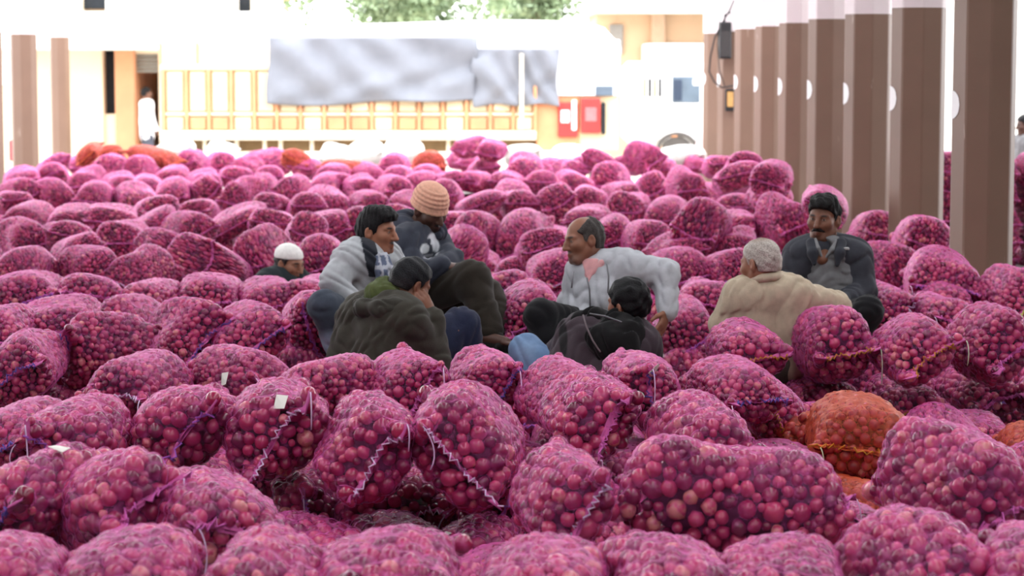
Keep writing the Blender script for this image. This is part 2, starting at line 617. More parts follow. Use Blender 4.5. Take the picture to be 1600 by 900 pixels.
D = 50.0
root = empty('market_building', (P(1010, 240, D)[0], D, ROAD_Z), 'beige market building behind the white van', 'building')
part(slab(930, -10, 1320, 300, D, D + 5), 'wall', CREAM2, root)
part(slab(925, -60, 1320, 20, D - 1.4, D + 5), 'roof_edge', WHITE, root)
part(slab(1018, 20, 1040, 70, D - 0.2, D + 0.1), 'pilaster', surface('beige_pilaster', srgb(214, 180, 152), var=0.05), root)
w = part(slab(952, 38, 974, 84, D - 0.12, D + 0.1), 'window', surface('grey_frame', srgb(150, 146, 142)), root)
part(slab(955, 42, 971, 80, D - 0.15, D - 0.1), 'pane', GLASS, w)
part(slab(1012, 68, 1320, 116, D - 2.4, D - 0.1), 'awning', WHITE, root)

# a pale building far to the right of the columns
D = 44.0
root = empty('far_shed', (9.2, D, ROAD_Z), 'blown out white shed seen past the columns at the far right', 'building')
part(MB().box((7.2, D, ROAD_Z), (16.5, D + 6, 4.6), 0.02), 'wall', WHITE, root)
part(MB().box((6.9, D - 0.8, 4.6), (16.8, D + 6.5, 4.85), 0.02), 'roof', WHITE, root)

# ------------------------------------------------------------------ truck
TD = 38.0
ORANGE = surface('orange_truck_paint', srgb(232, 166, 122), rough=0.6, var=0.12, scale=3)
CREAMP = surface('cream_truck_panel', srgb(248, 226, 186), rough=0.6, var=0.08, scale=3)
PALE = surface('pale_truck_rail', srgb(246, 232, 208), rough=0.6, var=0.06, scale=3)
REDP = surface('red_truck_paint', srgb(206, 66, 64), rough=0.5, var=0.12, scale=4)
TARP = surface('blue_grey_tarpaulin', srgb(136, 139, 148), rough=0.75, var=0.1, scale=2.5)
COVER = surface('white_load_cover', srgb(250, 250, 250), rough=0.6, var=0.02)
CHASSIS = surface('brown_chassis', srgb(150, 124, 90), rough=0.8, var=0.15)
TYRE = surface('dusty_tyre', srgb(96, 92, 90), rough=0.9, var=0.1)
TX = lambda px: P(px, 200, TD)[0]
TZ = lambda py: P(800, py, TD)[2]
truck = empty('goods_truck', (TX(600), TD + 1.2, ROAD_Z), 'orange and cream goods truck with grey tarpaulin parked behind the sacks', 'truck')


def tb(px0, py0, px1, py1, y0, y1, name, mat, parent=truck, bevel=0.015):
    o = MB().box((TX(px0), TD + y0, TZ(py1)), (TX(px1), TD + y1, TZ(py0)), bevel).build(name, mat, parent)
    o.location = -truck.location
    return o


tb(252, 106, 838, 206, 0.06, 2.3, 'cargo_box', CREAMP)
tb(252, 64, 424, 106, 0.08, 2.3, 'upper_side', PALE)
tb(250, 100, 425, 110, -0.02, 0.1, 'side_rail', CREAMP)
tb(250, 204, 838, 219, -0.06, 0.12, 'lower_rail', PALE)
tb(250, 176, 838, 181, -0.01, 0.1, 'side_rail', PALE)
tb(256, 219, 838, 238, 0.35, 1.9, 'chassis', CHASSIS)
stakes = [256, 292, 327, 362, 398, 433, 470, 507, 544, 581, 618, 655, 692, 729, 766, 802, 836]
for x in stakes:
    tb(x - 2.8, 108, x + 2.8, 206, -0.05, 0.08, 'stake', ORANGE)
for a, b in zip(stakes[:-1], stakes[1:]):
    tb(a + 5, 184, b - 5, 203, -0.015, 0.07, 'side_panel', ORANGE if (a // 37) % 3 else CREAMP)
    tb(a + 5, 112, b - 5, 174, 0.0, 0.07, 'side_panel', CREAMP)
for x in (268, 318, 346, 368, 412, 437, 486, 620, 700):
    tb(x - 3, 218, x + 3, 244, 0.1, 0.2, 'underrun_post', PALE)
for x in (250, 308):
    tb(x, 66, x + 3, 108, -0.02, 0.08, 'upper_stake', ORANGE)


def tarp_sheet(px0, px1, py0, py1, y, seed, name, mat, sag=4.0):
    rng = np.random.default_rng(seed)
    nx, nz = 46, 26
    vs = []
    ph = rng.uniform(0, 6.28, 6)
    for j in range(nz):
        for i in range(nx):
            s, t = i / (nx - 1), j / (nz - 1)
            px = px0 + s * (px1 - px0) + 3 * math.sin(5 * t + ph[0])
            py = py0 + t * (py1 - py0) + t * (sag * math.sin(3.1 * s + ph[1]) + 2.0 * math.sin(11 * s + ph[2]))
            yy = y + 0.06 * t * math.sin(7 * s - 4 * t + ph[3]) + 0.03 * math.sin(13 * s + 5 * t + 1.6 * math.sin(6 * t + 3 * s) + ph[4]) + 0.035 * math.sin(10 * t - 19 * s + 2 * math.sin(5 * s + ph[1]) + ph[5]) + 0.05 * abs(math.sin(2.2 * s + 1.2 * t + ph[2]))
            vs.append((TX(px), TD + yy - 0.05 * rng.random() * 0, TZ(py)))
    fs = [(j * nx + i, j * nx + i + 1, (j + 1) * nx + i + 1, (j + 1) * nx + i) for j in range(nz - 1) for i in range(nx - 1)]
    o = mesh_obj(name, vs, fs, mat, truck, True)
    o.location = -truck.location
    m = o.modifiers.new('thickness', 'SOLIDIFY')
    m.thickness = 0.012
    return o


tarp_sheet(421, 744, 58, 160, -0.16, 3, 'tarpaulin', TARP)
tarp_sheet(738, 872, 76, 166, -0.12, 8, 'tarpaulin', TARP, sag=-3)
tb(812, 84, 818, 200, -0.2, -0.14, 'rope', PALE, bevel=0.004)
# arched white cover over the load
nx, na = 24, 18
vs = []
for i in range(nx):
    s = i / (nx - 1)
    px = 414 + s * (970 - 414)
    end = min(1.0, (1 - s) / 0.12)
    top = 33 + 3 * math.sin(7 * s) + 34 * (1 - math.sqrt(max(0.0, 1 - (1 - end) ** 2))) + (10 * max(0, 0.25 - s) / 0.25)
    for k in range(na):
        w = math.pi * k / (na - 1)
        yy = 1.15 - 1.05 * math.copysign(abs(math.cos(w)) ** 0.55, math.cos(w))
        zz = TZ(86) + (TZ(top) - TZ(86)) * math.sin(w) ** 0.6
        vs.append((TX(px), TD + yy, zz))
fs = [(i * na + k, (i + 1) * na + k, (i + 1) * na + k + 1, i * na + k + 1) for i in range(nx - 1) for k in range(na - 1)]
fs += [tuple(range(na)), tuple((nx - 1) * na + k for k in range(na))[::-1]]
o = mesh_obj('load_cover', vs, fs, COVER, truck, True)
o.location = -truck.location
tb(866, 62, 968, 150, 0.0, 2.25, 'cab_roof_box', COVER)
tb(838, 150, 905, 235, 0.05, 2.2, 'cab', ORANGE)
tb(905, 150, 966, 235, 0.1, 2.2, 'cab', CREAMP)
tb(872, 160, 903, 214, -0.02, 0.1, 'cab_door', REDP)
tb(876, 172, 890, 192, -0.035, 0.0, 'door_plate', COVER)
tb(893, 156, 901, 204, -0.035, 0.0, 'door_stripe', COVER)
tb(908, 154, 938, 208, -0.04, 0.12, 'cab_door', REDP)
tb(914, 168, 932, 190, -0.055, 0.0, 'door_plate', surface('pink_door_panel', srgb(232, 120, 122)))
tb(930, 134, 958, 150, -0.02, 0.04, 'cab_window', GLASS)
tb(940, 160, 946, 210, -0.03, 0.1, 'bumper_bar', DARKIN)
for x in (330, 900):
    mb = MB()
    n = 22
    c = (TX(x), TD + 0.25, ROAD_Z + 0.48)
    mb.tube([(c[0], c[1] - 0.14, c[2]), (c[0], c[1] - 0.12, c[2]), (c[0], c[1] + 0.12, c[2]), (c[0], c[1] + 0.14, c[2])], 0.48, n)
    w = part(mb, 'wheel', TYRE, truck)
    o = MB().tube([(c[0], c[1] - 0.17, c[2]), (c[0], c[1] - 0.1, c[2])], 0.22, 16).build('hub', PALE, w)

# ------------------------------------------------------------------ white van
VD = 41.0
VAN = surface('white_van_paint', srgb(248, 248, 248), rough=0.35, var=0.02)
van = empty('white_van', (P(1060, 200, VD)[0], VD + 0.9, ROAD_Z), 'white van parked between the truck and the columns', 'van')


def vb(px0, py0, px1, py1, y0, y1, name, mat, parent=van, bevel=0.02):
    a, b = P(px0, py1, VD), P(px1, py0, VD)
    o = MB().box((a[0], VD + y0, a[2]), (b[0], VD + y1, b[2]), bevel).build(name, mat, parent)
    o.location = -van.location
    return o


vb(977, 96, 1190, 228, 0, 1.8, 'body', VAN, bevel=0.12)
w = vb(1002, 120, 1036, 154, -0.02, 0.03, 'side_window', VAN)
for x, m_ in ((1005, PEACH), (1013, DARKIN), (1021, PEACH), (1029, DARKIN)):
    vb(x, 123, x + 4.5, 151, -0.035, 0.0, 'window_bar', m_, w if False else van, 0.004)
vb(1050, 119, 1094, 161, -0.02, 0.04, 'side_window', GLASS)
vb(1052, 124, 1066, 158, -0.03, 0.0, 'curtain', surface('dark_blue_curtain', srgb(54, 66, 86)))
vb(1082, 122, 1092, 134, -0.03, 0.0, 'mirror', VAN)
arch = MB()
a = P(1058, 232, VD)
pts = []
for k in range(13):
    w_ = math.pi * k / 12
    pts.append((a[0] - 0.33 * math.cos(w_), VD - 0.02, a[2] + 0.26 * math.sin(w_)))
arch.tube(pts, 0.035, 6)
part(arch, 'wheel_arch', TYRE, van)
mb = MB().tube([(a[0], VD - 0.01, a[2] - 0.05), (a[0], VD + 0.2, a[2] - 0.05)], 0.27, 20)
part(mb, 'wheel', TYRE, van)
vb(1048, 208, 1058, 214, -0.04, 0.01, 'side_lamp', ORANGE, bevel=0.005)

# ------------------------------------------------------------------ tree behind the truck
LEAF = surface('pale_green_leaf', srgb(140, 160, 124), rough=0.6, var=0.35, scale=1.2)
BARK = surface('grey_bark', srgb(140, 122, 104), rough=0.9, var=0.2)


def tree(px0, px1, py0, py1, d, seed, label):
    rng = np.random.default_rng(seed)
    a, b = P(px0, py1, d), P(px1, py0, d)
    cx, rx = (a[0] + b[0]) / 2, (b[0] - a[0]) / 2
    cz, rz = (a[2] + b[2]) / 2, (b[2] - a[2]) / 2
    root = empty('broadleaf_tree', (cx, d, ROAD_Z), label, 'tree')
    n = 7500
    blobs = rng.normal(size=(26, 3)) * np.array([rx * 0.5, 0.8, rz * 0.45])
    c = blobs[rng.integers(0, 26, n)] + rng.normal(size=(n, 3)) * np.array([0.32, 0.32, 0.3])
    c += np.array([cx, d, cz])
    u = rng.normal(size=(n, 3))
    u /= np.linalg.norm(u, axis=1)[:, None]
    w = np.cross(u, rng.normal(size=(n, 3)))
    w /= np.linalg.norm(w, axis=1)[:, None]
    s = rng.uniform(0.06, 0.12, (n, 1))
    vs = np.concatenate([c - u * s, c + w * s * 0.5, c + u * s, c - w * s * 0.5], 1).reshape(-1, 3)
    fs = np.arange(4 * n).reshape(n, 4)
    o = link(bpy.data.objects.new('foliage', np_mesh('foliage', vs, fs, LEAF, False)), root)
    o.location = -root.location
    o['kind'] = 'stuff'
    part(MB().tube([(cx, d, ROAD_Z), (cx + 0.1, d, 1.0), (cx, d, cz)], 0.2, 10, 0.09), 'trunk', BARK, root, True)
    for k in range(5):
        e = blobs[k] + np.array([cx, d, cz])
        part(MB().tube([(cx, d, cz - 0.8), (np.array([cx, d, cz - 0.3]) + e) / 2, e], 0.07, 6, 0.02), 'branch', BARK, root, True)


tree(520, 770, -80, 70, 58, 1, 'left hand green tree whose leaves show above the truck')
tree(720, 960, -90, 70, 62, 2, 'right hand green tree whose leaves show above the truck')

# ------------------------------------------------------------------ onion sacks
TOP_Z = CAM_Z - 1.34             # height of the middle of a sack in the top layer
LAYER = 0.30


def sack_grid(L, W, T, rng, nu, nv, ear=0.05, lump=0.027, taper=0.1):
    """grid of points on a stuffed sack: long axis Y, mouth seam at -Y, wide along X"""
    s = np.linspace(-1, 1, nu)
    u = np.sin(s * math.pi / 2 * 0.995)
    v = np.linspace(0, 2 * math.pi, nv, endpoint=False)
    U, V = np.meshgrid(u, v, indexing='ij')
    au = np.abs(U)
    a = W / 2 * (1 - taper * au ** 4)
    b = T / 2 * np.maximum(1 - au ** 5.0, 0) ** 0.5
    c, sn = np.cos(V), np.sin(V)
    e = 2 / 2.35
    x = a * np.sign(c) * np.abs(c) ** e
    z = b * np.sign(sn) * np.abs(sn) ** e
    # width rounds off towards the closed ends but keeps the line of the seam
    x = x * (1 - 0.16 * au ** 12)
    y = L / 2 * U * (1 - 0.10 * (np.abs(x) / (W / 2)) ** 3 * au ** 2)
    cor = np.clip((np.abs(c) - 0.86) / 0.14, 0, 1) * np.clip((au - 0.86) / 0.14, 0, 1)
    x = x + np.sign(x) * ear * cor
    y = y + np.sign(U) * ear * 1.1 * cor
    p = np.stack([x, y, z], -1)
    for _ in range(5):
        k = rng.normal(size=3) * np.array([6.5, 4.5, 6.5])
        ph = rng.uniform(0, 6.28)
        d = rng.normal(size=3)
        d /= np.linalg.norm(d)
        p = p + (lump * 0.62) * np.sin(p @ k + ph)[..., None] * d
    # settle: the underside flattens
    low = -T * 0.36
    p[..., 2] = np.where(p[..., 2] < low, low + (p[..., 2] - low) * 0.45, p[..., 2])
    return p


def grid_faces(nu, nv):
    i, j = np.meshgrid(np.arange(nu - 1), np.arange(nv), indexing='ij')
    j2 = (j + 1) % nv
    return np.stack([i * nv + j, i * nv + j2, (i + 1) * nv + j2, (i + 1) * nv + j], -1).reshape(-1, 4)


def grid_normals(p):
    du = np.gradient(p, axis=0)
    dv = np.roll(p, -1, 1) - np.roll(p, 1, 1)
    n = np.cross(dv, du)
    n /= (np.linalg.norm(n, axis=-1, keepdims=True) + 1e-9)
    c = p.mean((0, 1))
    flip = np.sum(n * (p - c)) < 0
    return -n if flip else n


def pack_onions(p, n, r0, rng, keep=None, limit=1200):
    """pack onion centres under the net by dart throwing"""
    q = p.reshape(-1, 3)
    nn = n.reshape(-1, 3)
    du = np.linalg.norm(np.gradient(p, axis=0), axis=-1)
    dv = np.linalg.norm(np.roll(p, -1, 1) - np.roll(p, 1, 1), axis=-1) / 2
    w = (du * dv).ravel()
    if keep is not None:
        w = w * keep(q, nn)
    area = w.sum()
    w = w / w.sum()
    want = int(area / (r0 * r0 * 2.2))
    m = min(want * 9, 9000)
    idx = rng.choice(len(q), m, p=w)
    jit = rng.normal(size=(m, 3)) * r0 * 0.35
    cand = q[idx] + jit - nn[idx] * np.sum(jit * nn[idx], 1, keepdims=True)
    rad = r0 * np.clip(rng.normal(1.0, 0.16, m), 0.66, 1.4)
    rad = np.sort(rad)[::-1] if False else rad
    cen = cand - nn[idx] * (rad * 0.82)[:, None]
    C = np.zeros((m, 3))
    R = np.zeros(m)
    N = np.zeros((m, 3))
    k = 0
    for i in range(m):
        if k:
            d2 = np.sum((C[:k] - cen[i]) ** 2, 1)
            if np.any(d2 < (0.79 * (R[:k] + rad[i])) ** 2):
                continue
        C[k], R[k], N[k] = cen[i], rad[i], nn[idx[i]]
        k += 1
        if k >= limit:
            break
    # smaller onions in the gaps
    idx = rng.choice(len(q), m, p=w)
    rs = r0 * rng.uniform(0.5, 0.85, m)
    cs = q[idx] - nn[idx] * (rs * rng.uniform(0.9, 1.5, m))[:, None]
    d2 = np.sum(cs ** 2, 1)[:, None] + np.sum(C[:k] ** 2, 1)[None] - 2 * cs @ C[:k].T
    free = ~np.any(d2 < (0.8 * (R[None, :k] + rs[:, None])) ** 2, 1)
    k0 = k
    for c, r, i in zip(cs[free], rs[free], idx[free]):
        if k >= m:
            break
        if k > k0 and np.any(np.sum((C[k0:k] - c) ** 2, 1) < (0.8 * (R[k0:k] + r)) ** 2):
            continue
        C[k], R[k], N[k] = c, r, nn[i]
        k += 1
    return C[:k], R[:k], N[:k]


def drape(p, n, C, R, slack=0.74):
    """lay the net over the onions"""
    q = p.reshape(-1, 3)
    nn = n.reshape(-1, 3)
    best = np.full(len(q), -0.012)
    for s in range(0, len(q), 1500):
        a, b = q[s:s + 1500], nn[s:s + 1500]
        d = C[None] - a[:, None]
        hgt = np.einsum('ijk,ik->ij', d, b)
        rho2 = np.sum(d * d, -1) - hgt * hgt
        h = hgt + R[None] - slack * rho2 / (2 * R[None])
        h = np.where(rho2 < (1.9 * R[None]) ** 2, h, -1)
        best[s:s + 1500] = np.maximum(best[s:s + 1500], h.max(1))
    return (q + nn * (np.clip(best, -0.012, 0.03) + 0.002)[:, None]).reshape(p.shape)


def onion_template(seg, rings):
    """bulb of unit radius with a little neck and a root"""
    prof = []
    for k in range(rings + 1):
        t = math.pi * k / rings
        r, z = math.sin(t), -math.cos(t) * 0.9
        if k == rings:
            z += 0.22
        prof.append((r, z))
    vs = [(0, 0, prof[0][1])]
    for r, z in prof[1:-1]:
        vs += [(r * math.cos(2 * math.pi * j / seg), r * math.sin(2 * math.pi * j / seg), z) for j in range(seg)]
    vs.append((0, 0, prof[-1][1]))
    fs = []
    for j in range(seg):
        fs.append((0, 1 + (j + 1) % seg, 1 + j))
    for k in range(rings - 2):
        for j in range(seg):
            a, b = 1 + k * seg + j, 1 + k * seg + (j + 1) % seg
            fs.append((a, b, b + seg))
            fs.append((a, b + seg, a + seg))
    top = len(vs) - 1
    b0 = 1 + (rings - 2) * seg
    for j in range(seg):
        fs.append((b0 + j, b0 + (j + 1) % seg, top))
    return np.array(vs), np.array(fs)


OV, OF = onion_template(9, 5)
OV2, OF2 = onion_template(12, 7)
ONION_MESH = []
for k in range(5):
    r_ = np.random.default_rng(40 + k)
    v = OV2 * np.array([1, r_.uniform(0.9, 1.0), r_.uniform(0.86, 1.04)])
    v = v + 0.03 * np.sin(v @ r_.normal(size=(3, 3)) * 3)
    ONION_MESH.append(np_mesh('onion', v, OF2, ONION))


def rand_rot(rng, n):
    q = rng.normal(size=(n, 4))
    q /= np.linalg.norm(q, axis=1)[:, None]
    w, x, y, z = q.T
    return np.stack([np.stack([1 - 2 * (y * y + z * z), 2 * (x * y - z * w), 2 * (x * z + y * w)], -1),
                     np.stack([2 * (x * y + z * w), 1 - 2 * (x * x + z * z), 2 * (y * z - x * w)], -1),
                     np.stack([2 * (x * z - y * w), 2 * (y * z + x * w), 1 - 2 * (x * x + y * y)], -1)], 1)


def joined_onions(C, R, rng):
    M = rand_rot(rng, len(C))
    v = np.einsum('nij,kj->nki', M, OV) * R[:, None, None] + C[:, None]
    f = OF[None] + (np.arange(len(C)) * len(OV))[:, None, None]
    return np_mesh('onions', v.reshape(-1, 3), f.reshape(-1, 3), ONION)


CORE_FAR = surface('packed_onions_gap_shade_far', srgb(92, 20, 52), rough=0.7, var=0.4, scale=40)  # lighter copy for distant sacks; gap shade is put into the colour


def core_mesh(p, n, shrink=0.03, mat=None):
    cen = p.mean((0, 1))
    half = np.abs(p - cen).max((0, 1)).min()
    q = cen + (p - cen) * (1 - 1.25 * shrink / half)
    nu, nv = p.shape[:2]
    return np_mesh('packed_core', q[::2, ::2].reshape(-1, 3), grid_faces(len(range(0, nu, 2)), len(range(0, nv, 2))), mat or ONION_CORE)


def seam_line(p, n):
    """points along the closed mouth, from one ear to the other, and the outward direction"""
    nv = p.shape[1]
    h = nv // 2
    top = [p[0, j] for j in range(0, h + 1)]
    bot = [p[0, (-j) % nv] for j in range(0, h + 1)]
    line = [(a + b) / 2 for a, b in zip(top, bot)]
    out = [(p[0, j] - p[3, j] + p[0, (-j) % nv] - p[3, (-j) % nv]) for j in range(0, h + 1)]
    out = [o / (np.linalg.norm(o) + 1e-9) for o in out]
    up = [p[2, j] - p[2, (-j) % nv] for j in range(0, h + 1)]
    mid = up[h // 2] / (np.linalg.norm(up[h // 2]) + 1e-9)
    return np.array(line), np.array(out), mid


def stitch_parts(p, n, rng, style):
    """gathered seam, zigzag twine and a loose tail as raw (verts, faces)"""
    line, out, up = seam_line(p, n)
    m = len(line)
    t = np.linspace(0, m - 1, 34)
    i0 = np.clip(t.astype(int), 0, m - 2)
    f = (t - i0)[:, None]
    L_ = line[i0] * (1 - f) + line[i0 + 1] * f
    O_ = out[i0] * (1 - f) + out[i0 + 1] * f
    # seam: a small ruffled strip standing proud of the mouth
    seam = MB()
    hgt = 0.010 + 0.006 * np.sin(np.arange(34) * 2.1 + rng.uniform(0, 6)) + 0.003 * rng.normal(size=34)
    hgt[:3] += 0.02
    hgt[-3:] += 0.02
    ruf = 0.006 * np.sin(np.arange(34) * 1.7 + rng.uniform(0, 6))
    for k in range(34):
        for q, th in ((-0.006, 0.006), (0.45, 0.0045), (1.0, 0.0015)):
            base = L_[k] + O_[k] * (hgt[k] * max(q, 0) - (0.012 if q < 0 else 0)) + up * ruf[k] * max(q, 0)
            seam.v += [tuple(base + up * th), tuple(base - up * th)]
    for k in range(33):
        a = k * 6
        b = a + 6
        seam.f += [(a, a + 2, b + 2, b), (a + 2, a + 4, b + 4, b + 2), (a + 1, b + 1, b + 3, a + 3), (a + 3, b + 3, b + 5, a + 5), (a + 4, a + 5, b + 5, b + 4)]
    tw = MB()
    pts = []
    for k in range(1, 33):
        sgn = 1 if k % 2 else -1
        pts.append(L_[k] + O_[k] * (hgt[k] * 0.7 + 0.007) + up * sgn * 0.008 * (0.5 + 0.9 * rng.random()))
    tw.tube(pts, 0.0032, 5)
    tail = MB()
    e = 0 if rng.random() < 0.5 else -1
    s = L_[e] + O_[e] * 0.03
    o = O_[e]
    side = np.cross(up, o)
    pt = [s]
    ln = rng.uniform(0.06, 0.16)
    sw = rng.uniform(-0.5, 0.5)
    for k in range(1, 8):
        w = k / 7
        pt.append(s + o * (0.025 * math.sin(w * 2.6)) + side * sw * ln * 0.6 * math.sin(w * 2.4) + np.array([0, 0, -1]) * ln * w ** 1.4)
    tail.tube(pt, 0.0024, 4)
    return seam, tw, tail


SEAM = surface('bunched_net_seam', srgb(196, 84, 152), rough=0.6, var=0.2, scale=40)
SEAM_O = surface('bunched_orange_seam', srgb(206, 92, 50), rough=0.6, var=0.25, scale=40)


def rot_matrix(yaw, pitch, roll):
    return np.array((Matrix.Rotation(math.radians(yaw), 3, 'Z') @ Matrix.Rotation(math.radians(pitch), 3, 'X') @ Matrix.Rotation(math.radians(roll), 3, 'Y')))


def fit_sack(box, p, z_mid, d=None):
    """scale and place sack points so that they take up the photograph box, at the layer's height"""
    x0, y0, x1, y1 = box
    cx, cy = (x0 + x1) / 2, (y0 + y1) / 2
    if d is None:
        d = depth_at(cy, z_mid)
    c = P(cx, cy, d)
    q = p.copy()
    S = np.ones(3)
    for _ in range(4):
        w = to_px(q + c)
        lo, hi = w.reshape(-1, 2).min(0), w.reshape(-1, 2).max(0)
        sx = np.clip((x1 - x0) / (hi[0] - lo[0]), 0.6, 1.6)
        sz = np.clip((y1 - y0) / (hi[1] - lo[1]), 0.6, 1.6)
        S = np.clip(S * np.array([sx, 1, sz]), [0.62, 1, 0.55], [1.5, 1, 1.6])
        q = p * S
        w = to_px(q + c)
        lo, hi = w.reshape(-1, 2).min(0), w.reshape(-1, 2).max(0)
        mid = (lo + hi) / 2
        s = d / F
        c = c + np.array([(cx - mid[0]) * s, 0, (mid[1] - cy) * s])
    return q, c, d


GROUP_SACK = 'magenta net sacks of red onions'
NEAR = []
n_onions = 0


def near_sack(box, yaw, roll, tw, r0, label, layer=0, net='m', paper=None, pitch=0, dims=(0.66, 0.47, 0.40), d=None, seed=None, single=True):
    """a sack near enough that each of its onions can be told apart"""
    global n_onions
    rng = np.random.default_rng(seed if seed is not None else int(box[0] * 7 + box[1] * 13 + 5000))
    nu, nv = 62, 76
    p = sack_grid(*dims, rng, nu, nv)
    p = p @ rot_matrix(yaw, pitch, roll).T
    box = (box[0] - 2, box[1], box[2] + 2, box[3] + 0.06 * (box[3] - box[1]))
    q, c, d = fit_sack(box, p, TOP_Z - LAYER * layer, d)
    n = grid_normals(q)
    view = np.array([0, 0, CAM_Z]) - c
    view /= np.linalg.norm(view)

    def keep(a, b):
        return np.clip(np.maximum(b @ view + 0.30, b[:, 2] * 0.8 + 0.25), 0, 0.35) / 0.35
    C, R, N = pack_onions(q, n, r0, rng, keep, 900)
    shell = drape(q, n, C, R)
    root = empty('onion_sack', c, label, 'sack', GROUP_SACK if net == 'm' else 'orange net sacks of onions')
    netm = {'m': NET, 'o': NET_ORANGE}[net]
    o = link(bpy.data.objects.new('net', np_mesh('net', shell.reshape(-1, 3), grid_faces(nu, nv), netm)), root)
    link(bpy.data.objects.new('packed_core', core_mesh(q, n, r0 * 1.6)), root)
    if single:
        order = np.argsort(-(N @ view + 0.3 * N[:, 2] + 6 * R))
        if len(C) > 290:
            o = link(bpy.data.objects.new('onions', joined_onions(C[order[290:]], R[order[290:]], rng)), root)
            o['kind'] = 'stuff'
        for i in order[:290]:
            b = bpy.data.objects.new('onion', ONION_MESH[i % 5])
            b.location = C[i]
            e = rng.uniform(0, 6.28, 3)
            b.rotation_euler = e
            s = float(R[i])
            b.scale = (s, s, s)
            b.parent = root
            COL.objects.link(b)
        n_onions += len(C)
    else:
        o = link(bpy.data.objects.new('onions', joined_onions(C, R, rng)), root)
        o['kind'] = 'stuff'
    sm, twm, tl = stitch_parts(shell, n, rng, tw)
    sm.build('seam', SEAM if net == 'm' else SEAM_O, root, True)
    twm.build('twine', TWINE[tw], root, True)
    tl.build('loose_thread', TAIL if tw == 'y' else TWINE['w'], root, True)
    if paper:
        a = P(paper[0], paper[1], d) - c
        # push the tag to the surface of the net
        w = to_px(shell.reshape(-1, 3) + c)
        vis = np.sum((w - np.array(paper)) ** 2, 1)
        near = np.argsort(vis)[:40]
        k = near[np.argmin(shell.reshape(-1, 3)[near][:, 1])]
        a, nn = shell.reshape(-1, 3)[k], n.reshape(-1, 3)[k]
        nn = nn / np.linalg.norm(nn)
        t1 = np.cross(nn, [0, 0, 1.0])
        t1 /= np.linalg.norm(t1) + 1e-9
        t2 = np.cross(t1, nn)
        an = rng.uniform(-0.5, 0.5)
        e1, e2 = math.cos(an) * t1 + math.sin(an) * t2, -math.sin(an) * t1 + math.cos(an) * t2
        a = a + nn * 0.01
        hw, hh = 0.021, 0.027
        v = [a + e1 * x + e2 * y + nn * z for x, y, z in ((-hw, -hh, 0.006), (hw, -hh, 0), (hw, hh, 0.004), (-hw, hh, 0), (-hw, -hh, 0.0045), (hw, -hh, -0.0015), (hw, hh, 0.0025), (-hw, hh, -0.0015))]
        o = mesh_obj('paper_tag', v, [(0, 1, 2, 3), (7, 6, 5, 4), (0, 4, 5, 1), (1, 5, 6, 2), (2, 6, 7, 3), (3, 7, 4, 0)], PAPER, root)
        o['label'] = 'small white paper tag'
    NEAR.append((root, box))
    return root


